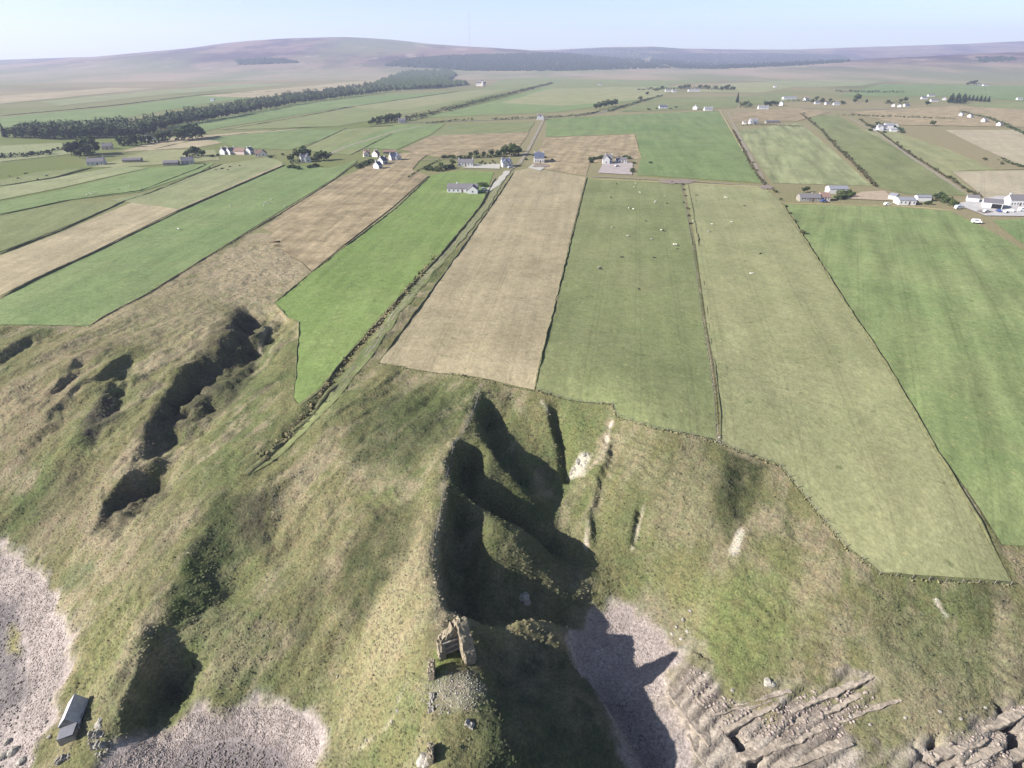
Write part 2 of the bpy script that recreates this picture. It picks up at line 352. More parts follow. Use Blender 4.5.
SCARPS = [  # crest line (picture), drop, width of the steep face, width of the recovery, raised lip, lip width
 ([(482,392),(472,415),(478,440),(500,474),(532,500)], 4.8, 3.2, 7, 1.2, 4),
 ([(463,438),(446,468),(452,492),(490,520),(530,545),(564,566)], 5.8, 3.4, 6, 1.8, 4),
 ([(445,492),(434,540),(436,580),(442,615)], 7.5, 3.6, 8, .8, 4),
 ([(478,628),(540,628),(590,634)], 2.2, 3, 6, 1.2, 3),
 ([(542,400),(549,440),(562,490)], 3.0, 2.6, 5, .4, 3),
 ([(612,432),(600,470),(588,512),(590,552)], 1.2, 1.9, 5, .3, 3),
 ([(640,505),(628,546)], 1.0, 1.6, 4, .2, 3),
 ([(992,700),(1003,735),(1014,775)], 3.2, 1.0, 3, .2, 2),
 ([(922,738),(934,756),(946,780)], 2.8, 1.0, 3, .2, 2),
 ([(726,733),(736,752),(750,778)], 2.6, .9, 2.5, .2, 2),
 ([(725,455),(722,500),(735,530)], .9, 4, 8, .2, 4),
 ([(238,303),(231,338),(214,358),(190,370),(163,402),(140,448),(105,485),(75,505)], 4.0, 4.6, 22, 1.4, 6),
 ([(224,312),(238,350),(226,405)], 1.2, 4, 12, .3, 4),
 ([(170,448),(125,482),(108,502),(92,536),(70,575)], 3.4, 4.2, 18, 1.2, 5),
 ([(116,366),(92,412),(70,460),(40,500)], 2.2, 4, 16, .8, 6),
 ([(80,352),(58,380),(30,420)], 1.4, 3, 12, .5, 5),
 ([(228,486),(190,545),(166,598),(172,590)], .7, 9, 20, .8, 6),
 ([(160,622),(146,640),(136,668),(120,704),(100,746)], 8.0, 3.6, 11, 2.0, 4),
 ([(268,475),(268,520),(250,600)], .8, 3, 10, .3, 4),
 ([(478,642),(484,670),(490,700)], 1.6, 3, 8, 0.3, 4),
 ([(548,640),(572,668),(598,700),(626,745),(650,800)], 3.2, 3, 7, .8, 4),
 ([(40,332),(0,352),(-40,375)], 1.8, 3, 12, .4, 4),
 ([(130,350),(100,372),(50,420),(10,470)], 1.5, 4, 14, .8, 5),
]
dz = np.zeros(xf.shape)
wx = xf+fbm(xf, yf, 10, 91, 4)*2.6; wy = yf+fbm(xf, yf, 10, 191, 4)*2.6; vary = fbm(xf, yf, 8, 291, 3)
broken = np.zeros(xf.shape)
SC_W = [spoly(s[0]) for s in SCARPS]
for (pp, D, w, L, Rz, wl), P in zip(SCARPS, SC_W):
    m = bbm(xf, yf, P, L+w+10)
    ci = P[:, 0].mean() > -25; kw = .5 if ci else 1.0
    d, s, t, ln = seg_dist(xf[m]+(wx[m]-xf[m])*kw, yf[m]+(wy[m]-yf[m])*kw, P, False)
    ci = P[:, 0].mean() > -25
    tp = (sstep(0, .14, t)*(1-sstep(.84, 1, t)) if ci else sstep(0, .25, t)*(1-sstep(.6, 1, t)))*np.clip(1+(.3 if ci else 1.35)*vary[m], .1 if not ci else .35, 1.6)
    w_v = w*np.clip(1+.6*vary[m][::-1][:d.size] if False else 1+.5*fbm(xf[m], yf[m], 13, 391, 2), .6, 1.8)
    q = np.where(s > 0, Rz-(Rz+D)*sstep(0, 1, d/w_v)+D*sstep(w*.9, w+L, d), Rz*np.exp(-(d/wl)**2))
    dz[m] += tp*q; broken[m] = np.maximum(broken[m], np.where(s > 0, np.clip(-tp*q/4, 0, 1), 0))
def soft(pp, feather, nw=6.0, ns=5, na=1.0):
    P = spoly(pp); m = bbm(xf, yf, P, feather*2+6); out = np.zeros(xf.shape)
    jx = fbm(xf[m], yf[m], nw, ns, 3)*feather*na; jy = fbm(xf[m], yf[m], nw, ns+50, 3)*feather*na
    d, _, _, _ = seg_dist(xf[m]+jx, yf[m]+jy, P, True); ins = inside(xf[m]+jx, yf[m]+jy, P)
    sd = np.where(ins, -d, d); out[m] = 1-sstep(-feather, feather, sd); return out
BEACH_L = [(-40,535),(0,543),(20,556),(42,566),(56,596),(72,628),(70,662),(62,690),(55,720),(42,742),(30,775),(20,860),(-80,860),(-80,560)]
BEACH_M = [(100,765),(118,746),(150,728),(190,708),(240,702),(285,702),(312,718),(326,742),(318,775),(310,850),(100,860)]
BEACH_R = [(566,640),(590,606),(622,602),(650,614),(672,636),(690,655),(672,672),(668,700),(690,735),(700,790),(700,860),(640,860),(628,768),(600,700)]
ROCK_R = [(655,690),(690,640),(700,655),(712,690),(730,712),(760,716),(785,690),(812,684),(850,672),(872,680),(890,700),(862,712),(850,735),(880,770),(905,768),(930,742),(960,735),(985,722),(1000,705),(1040,690),(1080,760),(1080,860),(690,860),(690,760)]
mBL = soft(BEACH_L, 1.5, 4, 5, 1.8); mBM = soft(BEACH_M, 1.5, 4, 6, 1.8); mBR = soft(BEACH_R, 1.4, 4, 7, 1.8); mRK = soft(ROCK_R, 1.4, 5, 8, 2.6)
beach = np.clip(np.maximum(np.maximum(mBL, mBM), mBR), 0, 1); rock = mRK*(1-beach*.6)
grs = rough*(1-beach)*(1-rock)
wob = fbm(xf, yf, 14, 3, 3)
dz += grs*(wob*.6+fbm(xf, yf, 5, 13, 3)*.26+fbm(xf, yf, 1.7, 23, 2)*.2+broken*(fbm(xf, yf, 6.5, 14, 4)*(2.6-1.2*(xf > -25))+fbm(xf, yf, 2.2, 15, 3)*.7))
# creep terraces and runnels run down the slopes
al = (xf*.86-yf*.5); ac = (xf*.5+yf*.86)
run = fbm(ac/4.0, al, 3.2, 33, 3)
rdg = 1-np.abs(fbm(ac/3.6+wob*3, al+wob*2, 15, 34, 4))*2.6
dz += grs*(run*.35+rdg*.85)*(1-sstep(188, 215, yf))*(1-.75*sstep(-12, 12, xf))*(1-.6*sstep(-40, -28, xf)*(1-sstep(-12, 0, xf))*(yf < 130))
bluff = np.exp(-((xf-7)/12)**2)*sstep(35, 45, yf)*(1-sstep(96, 106, yf)); dz += grs*bluff*(fbm(xf, yf, 10, 44, 4)*2.0+fbm(xf, yf, 3.6, 45, 3)*.8)
gxx = (hb(xf+2, yf)-hb(xf-2, yf))/4; gyy = (hb(xf, yf+2)-hb(xf, yf-2))/4; stp_ = sstep(.18, .5, np.hypot(gxx, gyy))
tz = zf/1.15+fbm(xf, yf, 9, 46, 3)*1.6; tz = tz-np.floor(tz); dz += grs*stp_*(sstep(0, .65, tz)-sstep(.7, 1, tz)-.4)*.34*sstep(-.3, .2, fbm(xf, yf, 16, 47, 2))
dz += beach*(fbm(xf, yf, 4, 43, 3)*.25+fbm(xf, yf, 1.2, 53, 2)*.12)
dz += -beach*.25
# bedded rock steps down toward the water
bx = xf*.54-yf*.84+fbm(xf, yf, 14, 63, 2)*.8
stp = bx/2.6; saw = stp-np.floor(stp); hsh = vnoise(np.floor(stp)*1.7, (xf*.84+yf*.54)/7, 73)
dz += rock*((sstep(0, .72, saw)-sstep(.93, 1, saw)-.45)*(.3+.7*hsh)+fbm(xf, yf, 1.6, 83, 3)*.13)
gl = (xf*.84+yf*.54+fbm(xf, yf, 6, 94, 2)*2)/9.; glf = np.abs(gl-np.floor(gl)-.5)
dz += -rock*(glf < .07)*(vnoise(np.floor(gl)*3.1, stp*.4, 95) > .6)*.7
zf2 = zf+dz
zf2 = np.where(fd < 0, zf-.22-np.clip(-fd, 0, 1)*.15, zf2*sstep(-.1, 1.2, fd)+(zf+.06)*(1-sstep(-.1, 1.2, fd)))
Z = np.where((y > 290) | (x < -205) | (x > 130), Z-.14, Z); Z[fine] = np.where(yf > 296, zf-.14, zf2)
out = (np.abs(x) > 300) & (y < 240)
Z = np.where(out & (y < 150), np.minimum(Z, 30), Z)
# colour of the ground cover, darkened in places to paint shade
C = np.zeros((x.size, 3)); r_ = np.zeros(x.size)
def mixn(a, b, f): return a*(1-f[:, None])+np.array(b)*f[:, None]
far = ~fine
cf = np.zeros((xf.size, 3))+np.array((.150,.142,.062))
n1 = fbm(xf, yf, 26, 103, 4); n2 = fbm(xf, yf, 7, 113, 4); n3 = fbm(xf, yf, 2.2, 123, 3)
rn = fbm(ac/5.0, al, 3.0, 133, 4)
cf = mixn(cf, (.105,.125,.046), np.clip(sstep(-.15, .4, n1*.7+n2*.4+rn*.3), 0, 1)*.85)
cf = mixn(cf, (.265,.215,.135), sstep(-.22, .34, n2*.45-n1*.5+n3*.2+rn*.5)*.85)
cf = mixn(cf, (.085,.068,.048), sstep(.32, .6, fbm(xf, yf, 9, 143, 4)+rn*.35)*.4)
PAINT = [  # ground-cover patches, some darkened as painted shade: outline, colour, strength, feather
 ([(185,290),(255,225),(340,185),(430,150),(520,140),(520,165),(430,172),(390,208),(300,275),(275,303),(285,318),(240,310)], (.330,.262,.170), .85, 5),
 ([(80,328),(150,292),(200,285),(225,305),(225,335),(180,352),(120,345)], (.270,.225,.130), .7, 3),
 ([(205,345),(235,305),(275,318),(262,350),(235,405),(150,455),(135,430),(190,375)], (.055,.050,.032), .85, 2),  # dark gully growth, tone lowered to paint shade into the shallow hollow
 ([(165,452),(168,495),(112,535),(96,530),(110,495)], (.055,.052,.030), .85, 1.6),  # shade of the next hollow painted in as dark growth
 ([(110,385),(118,420),(92,445),(80,430)], (.068,.054,.046), .85, 1.6),  # dark heather colour that also stands in for the hollow's shade
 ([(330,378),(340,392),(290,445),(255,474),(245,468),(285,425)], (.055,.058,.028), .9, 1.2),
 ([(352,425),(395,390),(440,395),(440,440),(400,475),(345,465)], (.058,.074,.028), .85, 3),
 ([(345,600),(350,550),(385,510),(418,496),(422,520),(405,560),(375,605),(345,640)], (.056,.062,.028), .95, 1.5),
 ([(210,500),(270,490),(268,545),(235,560),(222,600),(180,640),(165,610)], (.052,.070,.026), .92, 1.5),  # dark green growth, also painting the shade the flattened hollow lacks
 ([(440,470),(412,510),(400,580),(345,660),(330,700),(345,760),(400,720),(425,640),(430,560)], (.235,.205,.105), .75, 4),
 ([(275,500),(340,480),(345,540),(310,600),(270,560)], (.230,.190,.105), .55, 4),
 ([(690,600),(740,560),(800,560),(800,640),(770,690),(720,705),(690,650)], (.150,.175,.056), .8, 4),
 ([(560,420),(600,440),(590,510),(560,480)], (.110,.125,.042), .6, 3),
 ([(620,440),(720,450),(720,540),(650,590),(610,560),(620,500)], (.110,.120,.046), .55, 4),
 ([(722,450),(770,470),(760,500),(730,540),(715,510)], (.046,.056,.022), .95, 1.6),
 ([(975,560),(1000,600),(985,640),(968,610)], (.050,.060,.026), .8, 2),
 ([(1000,548),(1060,548),(1060,590),(1020,585)], (.30,.235,.150), .8, 1.2),
 ([(880,575),(900,640),(935,700),(900,700),(860,640)], (.185,.150,.090), .5, 4),
 ([(830,640),(1024,640),(1024,690),(900,690)], (.155,.155,.080), .6, 4),
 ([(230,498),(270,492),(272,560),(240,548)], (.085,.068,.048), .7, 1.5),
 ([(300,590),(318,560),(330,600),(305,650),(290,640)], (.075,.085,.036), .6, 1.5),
 ([(150,300),(180,290),(215,305),(200,330),(165,330)], (.235,.195,.115), .6, 3),
 ([(20,400),(60,385),(70,420),(30,470),(0,480),(0,430)], (.150,.118,.078), .6, 3),
 ([(60,470),(120,455),(95,520),(60,560),(20,540)], (.145,.115,.074), .6, 3),
 ([(130,530),(170,500),(190,520),(150,590),(110,620)], (.165,.135,.080), .6, 3),
 ([(850,690),(990,680),(980,720),(880,760)], (.20,.175,.100), .6, 4),
 ([(460,455),(530,490),(535,520),(480,500)], (.115,.105,.050), .6, 2),
 ([(440,450),(500,440),(540,500),(580,560),(590,605),(480,625),(436,600),(438,500)], (.066,.080,.030), .85, 3),  # green growth, darkened to deepen the ravine's shade
 ([(535,610),(545,600),(570,625),(545,650),(480,640),(480,628)], (.165,.150,.060), .7, 1.5),
 ([(480,640),(545,640),(580,660),(612,700),(640,768),(630,800),(480,800),(486,700)], (.050,.058,.028), .92, 2.5),  # dark growth, tone lowered to deepen the shade on this flank
 ([(418,690),(465,690),(480,768),(410,790)], (.185,.165,.075), .75, 2.5),
 ([(432,650),(462,648),(462,662),(440,675)], (.115,.150,.030), .8, 1),
 ([(425,690),(470,672),(486,690),(470,712),(440,715)], (.25,.225,.175), .75, 1.5),
 ([(610,605),(660,590),(700,640),(680,660),(650,620)], (.215,.185,.130), .6, 1.5),
 ([(0,330),(60,335),(120,345),(60,440),(0,450)], (.185,.150,.080), .45, 5),
 ([(80,650),(110,600),(140,560),(145,600),(105,700),(85,760),(70,760),(72,720)], (.150,.155,.055), .5, 3),
 ([(62,570),(95,560),(90,590),(62,595)], (.055,.095,.035), .6, 1),
 ([(190,560),(260,560),(240,690),(160,720),(170,650)], (.090,.120,.032), .5, 3),
]
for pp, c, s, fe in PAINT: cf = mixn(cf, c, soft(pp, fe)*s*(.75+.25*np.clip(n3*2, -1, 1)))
LINES = [  # worn or bare lines: polyline, colour, half width, strength
 ([(482,385),(470,420),(452,450),(443,490),(434,540),(438,600),(440,640)], (.27,.225,.140), .9, .8),
 ([(400,697),(390,725),(362,748)], (.36,.31,.22), .3, .6), ([(405,690),(396,712),(388,728)], (.38,.33,.24), .5, .8),
 ([(612,425),(604,455),(585,475)], (.33,.28,.20), .5, .7), ([(588,512),(587,545),(592,553)], (.50,.42,.32), .5, .95),
 ([(935,598),(944,615)], (.50,.44,.34), .4, .95), ([(742,532),(730,553)], (.52,.46,.36), .8, .95),
 ([(240,420),(228,445),(226,480)], (.075,.085,.030), .5, .7), ([(647,506),(634,548)], (.42,.36,.27), .45, .8), ([(611,422),(606,432),(608,440)], (.5,.44,.35), .5, .9),
 ([(270,480),(268,530)], (.07,.08,.03), .5, .6), ([(240,455),(190,420),(150,470)], (.13,.15,.05), 1.2, .5),
 ([(540,400),(547,412)], (.34,.30,.22), .4, .7), ([(270,320),(258,345),(270,350)], (.33,.28,.20), .7, .7),
]
for pp, c, hw, s in LINES:
    P = spoly(pp); m = bbm(xf, yf, P, 5); d, _, _, _ = seg_dist(wx[m]*.5+xf[m]*.5, wy[m]*.5+yf[m]*.5, P, False)
    f = np.zeros(xf.size); f[m] = (1-sstep(hw*.4, hw*1.6, d))*s*np.clip(.8+1.6*n3[m], 0, 1); cf = mixn(cf, c, f)
# scree at the white patch by the inlet
P = spoly([(570,468),(582,452),(592,458),(580,475)])
cf = mixn(cf, (.42,.375,.31), soft([(570,470),(580,452),(592,456),(582,476)], .8)*.9)
# beaches and rock
pale = np.array((.42,.37,.335)); cf = mixn(cf, (.285,.240,.212), np.clip(beach*1.1, 0, 1))
cf = cf*(1+(beach*(fbm(xf, yf, 3.5, 153, 4)*.28))[:, None])
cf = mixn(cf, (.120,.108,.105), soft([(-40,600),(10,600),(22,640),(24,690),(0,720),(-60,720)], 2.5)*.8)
cf = mixn(cf, (.20,.18,.045), soft([(8,625),(22,632),(18,655),(8,650)], 1.2)*.7)
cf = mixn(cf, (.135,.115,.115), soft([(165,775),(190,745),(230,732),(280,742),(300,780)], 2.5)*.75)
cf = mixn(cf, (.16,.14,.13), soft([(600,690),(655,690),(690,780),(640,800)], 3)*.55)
rc = .5+.5*np.clip(fbm(bx, (xf*.84+yf*.54)/8, 1.3, 163, 3)*2.4, -1, 1)
rkc = np.array((.175,.142,.11))*(1-rc)[:, None]+np.array((.355,.30,.235))*rc[:, None]
rk = np.clip(rock*1.15-np.clip(n2, 0, 1)*.5*(mRK < .95), 0, 1)[:, None]; cf = cf*(1-rk)+rkc*rk
gp = np.clip(sstep(.05, .3, fbm(xf, yf, 8, 173, 3))*mRK*.8, 0, 1)*(yf > 70); cf = mixn(cf, (.175,.165,.070), gp)
lum = cf.mean(1, keepdims=True); cf = np.where(beach[:, None] > .5, cf, (lum+(cf-lum)*.88)*.84)
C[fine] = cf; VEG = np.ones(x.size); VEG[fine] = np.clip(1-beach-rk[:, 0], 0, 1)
xo, yo = x[far], y[far]
co = np.zeros((xo.size, 3))+np.array((.165,.162,.082)); n = fbm(xo, yo, 260, 203, 4); n_2 = fbm(xo, yo, 900, 213, 4)
co = mixn(co, (.110,.135,.045), sstep(-.2, .3, n)*.8)
co = mixn(co, (.230,.185,.125), sstep(.0, .4, n_2)*.7)
moor = sstep(1500, 2600, yo+n_2*700); co = mixn(co, (.215,.175,.115), moor*.7*sstep(-.3, .2, fbm(xo, yo, 500, 223, 4))); co = mixn(co, (.125,.100,.080), moor*sstep(.1, .4, n)*.5)
C[far] = co
ny, nx = shp; idx = np.arange(ny*nx).reshape(shp)
F = np.stack([idx[:-1, :-1], idx[:-1, 1:], idx[1:, 1:], idx[1:, :-1]], -1).reshape(-1, 4)
me = from_np('terrain', np.stack([x, y, Z], 1), F, True)
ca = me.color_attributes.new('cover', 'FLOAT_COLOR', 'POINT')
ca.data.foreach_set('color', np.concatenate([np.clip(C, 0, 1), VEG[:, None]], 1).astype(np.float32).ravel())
m, t, b = nt('ground_cover'); p = pos(t)
at_ = nd(t, 'ShaderNodeAttribute', attribute_name='cover')
g1 = noise(t, p, 1.6, 4, .65); g2 = noise(t, p, .5, 4, .6); g3 = noise(t, p, 4.5, 2, .6)
k = math_(t, 'MULTIPLY', remap(t, g1, .3, .7, .66, 1.34), remap(t, g3, .3, .7, .76, 1.24))
c = mixc(t, 1.0, at_.outputs['Color'], gray(t, k), 'MULTIPLY')
c2 = mixc(t, 1.0, c, (1.06, .99, .94), 'MULTIPLY'); c3 = mixc(t, 1.0, c, (.94, 1.01, .90), 'MULTIPLY')
c_ = mixc(t, remap(t, g2, .36, .64, 0, 1), c2, c3); c = mixc(t, at_.outputs['Alpha'], c, c_)
t.links.new(c, b.inputs['Base Color']); b.inputs['Roughness'].default_value = 1; b.inputs['Specular IOR Level'].default_value = .04
bump(t, b, math_(t, 'ADD', math_(t, 'MULTIPLY', g1, 1.0), math_(t, 'MULTIPLY', g2, 1.2)), .38, .8)
terr = struct(mesh_obj('terrain', me, m))
# height of the finished land, for things that stand on it
ix0 = int(np.searchsorted(ax_, -205)); Zg = Z.reshape(shp)
def hz(px_, py_):
    if -204 < px_ < 127 and 41 < py_ < 295:
        i = int(np.clip(np.searchsorted(ax_, px_)-1, 0, nx-2)); j = int(np.clip(np.searchsorted(ay_, py_)-1, 0, ny-2))
        u = (px_-ax_[i])/(ax_[i+1]-ax_[i]); v = (py_-ay_[j])/(ay_[j+1]-ay_[j])
        return float((Zg[j, i]*(1-u)+Zg[j, i+1]*u)*(1-v)+(Zg[j+1, i]*(1-u)+Zg[j+1, i+1]*u)*v)
    return float(hb(px_, py_))
def gpt(px, py):                                  # picture place -> point on the finished land
    d = ray(px, py); d = d/np.linalg.norm(d)
    if py < 215: q = at(px, py, 30.0); return (q[0], q[1], 30.0)
    lo = None
    for k in range(900):
        tt = 55+k*.5; z = CZ+d[2]*tt
        if z < hz(d[0]*tt, d[1]*tt): return (d[0]*tt, d[1]*tt, hz(d[0]*tt, d[1]*tt))
    q = at(px, py, 30.0); return tuple(q)
# rough grass tussocks, one mass
gr = np.random.default_rng(55); ok = np.nonzero((grs > .6) & (xf > -200) & (yf < 292))[0]; prb = np.clip(1.3-yf[ok]/260, .25, 1); sel = gr.choice(ok, 110000, p=prb/prb.sum())
gxp = xf[sel]+gr.uniform(-.2, .2, sel.size); gyp = yf[sel]+gr.uniform(-.2, .2, sel.size); gzp = zf2[sel]; hgt = gr.uniform(.03, .10, sel.size)*(.7+.6*np.clip(n2[sel]+.5, 0, 1)); ang_ = gr.uniform(0, 6.28, sel.size); wd_ = gr.uniform(.22, .5, sel.size)
lx_, ly_ = gr.normal(0, .12, sel.size), gr.normal(0, .12, sel.size); V = []
for k in range(3):
    a_ = ang_+k*2.094; V += [np.stack([gxp+np.cos(a_)*wd_, gyp+np.sin(a_)*wd_, gzp-.08], 1)]
V.append(np.stack([gxp+lx_, gyp+ly_, gzp+hgt], 1)); N_ = sel.size; i_ = np.arange(N_)
Fg = np.concatenate([np.stack([i_+N_*a, i_+N_*b, i_+N_*3], 1) for a, b in ((0, 1), (1, 2), (2, 0))])
gme = from_np('grass', np.concatenate(V), Fg, True); gca = gme.color_attributes.new('cover', 'FLOAT_COLOR', 'POINT'); gk = cf[sel]*gr.uniform(.9, 1.25, (N_, 1))
gca.data.foreach_set('color', np.concatenate([np.tile(gk, (4, 1)), np.ones((4*N_, 1))], 1).astype(np.float32).ravel())
m, t, b = nt('tussock_grass'); t.links.new(nd(t, 'ShaderNodeAttribute', attribute_name='cover').outputs['Color'], b.inputs['Base Color']); b.inputs['Roughness'].default_value = 1; b.inputs['Specular IOR Level'].default_value = .03
struct(mesh_obj('grass', gme, m), 'stuff')
# sea beyond the shore
bm = bmesh.new(); vs = [bm.verts.new(p) for p in ((-11000,-500,-1.2),(11000,-500,-1.2),(11000,45,-1.2),(-11000,45,-1.2))]; bm.faces.new(vs)
m, t, b = nt('sea_water'); b.inputs['Base Color'].default_value = (.02,.045,.06,1); b.inputs['Roughness'].default_value = .15; b.inputs['Specular IOR Level'].default_value = .5
bump(t, b, noise(t, pos(t), .5, 4, .6), .3, .4); struct(mesh_obj('sea', bm_mesh(bm, 'sea'), m))
# ------------------------------------------------------------------ hills at the horizon
def skyline(P, D):
    q = []
    for px, py in P:
        d = ray(px, py); s = D/d[1]; q.append((d[0]*s, CZ+d[2]*s))
    q = np.array(q); return q[:, 0], q[:, 1]
HA = skyline([(-150,66),(-60,63),(0,60.5),(60,58.5),(130,56),(180,50),(215,46),(240,42.5),(270,39.5),(300,38),(340,37),(370,38),(400,40.5),(430,44),(470,46.5),(520,49.5),(560,53),(620,58),(700,63),(800,66)], 6000)
HB = skyline([(-200,64),(100,60),(380,58),(450,52),(510,51),(560,49.5),(610,47),(650,46.5),(680,48.5),(740,49.5),(800,49.5),(850,47.5),(900,46),(960,44),(1024,41),(1100,38),(1250,36)], 8800)
HC = skyline([(-200,72),(0,68),(100,66),(250,64),(330,69),(420,72),(560,71),(700,68),(840,62),(900,58),(960,55),(1024,52),(1150,48)], 4300)
HILLS = ((HA, 2700., 6000., 2500., 301), (HB, 4800., 8800., 2500., 311), (HC, 2100., 4300., 2200., 321))
def hill_z(x, y, H):
    (hx, hz_), y0, yr, back, sd_ = H
    top = np.interp(x, hx, hz_)
    s = np.where(y < yr, sstep(y0, yr+150, y)**1.15, 1-.8*sstep(yr, yr+back, y))
    e = np.minimum(1, np.abs(y-yr)/1500)
    return 26+(top-26)*s+fbm(x, y, 700, sd_, 4)*22*s*e+fbm(x, y, 140, sd_+5, 3)*2.5*s
def hill_h(x, y):
    return np.maximum.reduce([hill_z(x, y, H) for H in HILLS])
m, t, b = nt('heather_moor'); p = pos(t)
mp = nd(t, 'ShaderNodeMapping'); mp.inputs['Scale'].default_value = (1, .45, 1); t.links.new(p, mp.inputs['Vector']); q = mp.outputs[0]
a1 = noise(t, q, .0028, 5, .62); a2 = noise(t, q, .0011, 4, .55); a3 = noise(t, q, .012, 3, .6)
c = mixc(t, remap(t, a1, .46, .55, 0, 1), (.050,.028,.042), (.165,.104,.085))
c = mixc(t, remap(t, a2, .50, .62, 0, .8), c, (.120,.130,.060))
c = mixc(t, remap(t, a3, .58, .66, 0, .7), c, (.060,.050,.048)); c = mixc(t, remap(t, noise(t, q, .006, 3, .6), .60, .68, 0, .85), c, (.27,.20,.15))
sz = nd(t, 'ShaderNodeSeparateXYZ'); t.links.new(p, sz.inputs[0])
lowf = math_(t, 'ADD', sz.outputs[2], math_(t, 'MULTIPLY', a2, 90.0)); low = mixc(t, remap(t, a1, .42, .58, 0, 1), (.150,.150,.078), (.235,.185,.125))
c = mixc(t, remap(t, lowf, 85, 150, 0, 1), low, c)
t.links.new(c, b.inputs['Base Color']); b.inputs['Roughness'].default_value = 1; MOOR = m
for H in HILLS:
    gx_ = np.arange(-9500, 9501, 90.); gy_ = np.arange(H[1]-60, H[2]+H[3], 70.)
    hx, hy = np.meshgrid(gx_, gy_); z = hill_z(hx, hy, H)
    ii = np.arange(hx.size).reshape(hx.shape)
    F = np.stack([ii[:-1, :-1], ii[:-1, 1:], ii[1:, 1:], ii[1:, :-1]], -1).reshape(-1, 4)
    struct(mesh_obj('hill', from_np('hill', np.stack([hx, hy, z], -1).reshape(-1, 3), F, True), MOOR))
def far_pt(px, py):                              # picture place on the far moor or hills
    d = ray(px, py); tt = np.linspace(900, 9500, 1400)/d[1]; z = CZ+d[2]*tt
    h = np.maximum(30, hill_h(d[0]*tt, d[1]*tt)); k = np.nonzero(z < h)[0]
    if not len(k): return None
    k = k[0]; return d[0]*tt[k], d[1]*tt[k], float(h[k])
# ------------------------------------------------------------------ foliage
def quads_from(Pc, S, seed):
    """leaf clumps: one bent pair of triangles at every place, random facing"""
    g = np.random.default_rng(seed); n = len(Pc)
    u = g.normal(size=(n, 3)); u /= np.linalg.norm(u, axis=1)[:, None]
    v = np.cross(u, g.normal(size=(n, 3))); v /= np.linalg.norm(v, axis=1)[:, None]
    S = np.asarray(S)[:, None]
    V = np.stack([Pc-u*S-v*S*.6, Pc+u*S*.8-v*S*.8, Pc+u*S+v*S*.7, Pc-u*S*.7+v*S], 1).reshape(-1, 3)
    V += g.normal(size=V.shape)*S.repeat(4, 0)*.22
    return V, np.arange(4*n).reshape(-1, 4)
def crown_broad(seed, n=420):
    g = np.random.default_rng(seed); k = 9
    ce = np.stack([g.uniform(-.24, .24, k), g.uniform(-.24, .24, k), g.uniform(.38, .80, k)], 1); ra = g.uniform(.13, .22, k)
    ce[0] = (0, 0, .62); ra[0] = .26
    j = g.integers(0, k, n); d = g.normal(size=(n, 3)); d /= np.linalg.norm(d, axis=1)[:, None]
    P = ce[j]+d*(ra[j]*g.uniform(.55, 1.05, n)**.6)[:, None]
    V, F = quads_from(P, g.uniform(.035, .075, n), seed); return from_np('crown', V, F)
def crown_conifer(seed, n=360):
    g = np.random.default_rng(seed); h = g.uniform(.08, 1, n)**.9; a = g.uniform(0, 6.283, n)
    r = (1.02-h)*.24*(.55+.45*np.abs(np.sin(h*26)))*g.uniform(.3, 1.05, n)**.4
    P = np.stack([r*np.cos(a), r*np.sin(a), h], 1)
    V, F = quads_from(P, .03+.04*(1-h)*g.uniform(.6, 1.2, n), seed); return from_np('crown', V, F)
def crown_bush(seed, n=230):
    g = np.random.default_rng(seed); k = 7
    ce = np.stack([g.uniform(-.55, .55, k), g.uniform(-.45, .45, k), g.uniform(.25, .65, k)], 1); ra = g.uniform(.22, .40, k)
    j = g.integers(0, k, n); d = g.normal(size=(n, 3)); d /= np.linalg.norm(d, axis=1)[:, None]
    P = ce[j]+d*(ra[j]*g.uniform(.5, 1.05, n)**.6)[:, None]; P[:, 2] = np.abs(P[:, 2])
    V, F = quads_from(P, g.uniform(.07, .14, n), seed); return from_np('foliage', V, F)
def trunk_me(seed):
    g = random.Random(seed); bm = bmesh.new()
    def limb(a, c, r0, r1, n=6):
        a, c = Vector(a), Vector(c); d = (c-a).normalized(); q = d.orthogonal().normalized(); s = d.cross(q)
        A = [bm.verts.new(a+(q*math.cos(i*2*math.pi/n)+s*math.sin(i*2*math.pi/n))*r0) for i in range(n)]
        B = [bm.verts.new(c+(q*math.cos(i*2*math.pi/n)+s*math.sin(i*2*math.pi/n))*r1) for i in range(n)]
        for i in range(n): bm.faces.new((A[i], A[(i+1) % n], B[(i+1) % n], B[i]))
    limb((0,0,-.05), (.01,.0,.42), .032, .022); limb((.01,0,.41), (0,.02,.85), .022, .006)
    for i in range(5):
        a = g.uniform(0, 6.28); z = .28+.07*i; limb((0,0,z), (.24*math.cos(a), .24*math.sin(a), z+g.uniform(.12,.25)), .014, .004, 5)
    return bm_mesh(bm, 'trunk')
LEAF_D = leaf_mat('leaves_dark', (.030,.048,.022), (.072,.092,.038)); LEAF_M = leaf_mat('leaves_mid', (.038,.060,.020), (.085,.105,.034))
LEAF_C = leaf_mat('needles', (.016,.034,.018), (.040,.062,.030)); LEAF_G = leaf_mat('gorse', (.050,.062,.026), (.100,.098,.046)); BARK = plain('bark', (.10,.08,.06))
def tree_proto(name, crown, mat, trunk, seed):
    r_ = empty(name, (0, 0, -500)); mesh_obj('crown' if trunk else 'foliage', crown, mat, r_)
    mesh_obj('trunk' if trunk else 'stem', trunk_me(seed), BARK, r_); return r_
PROTO = {}
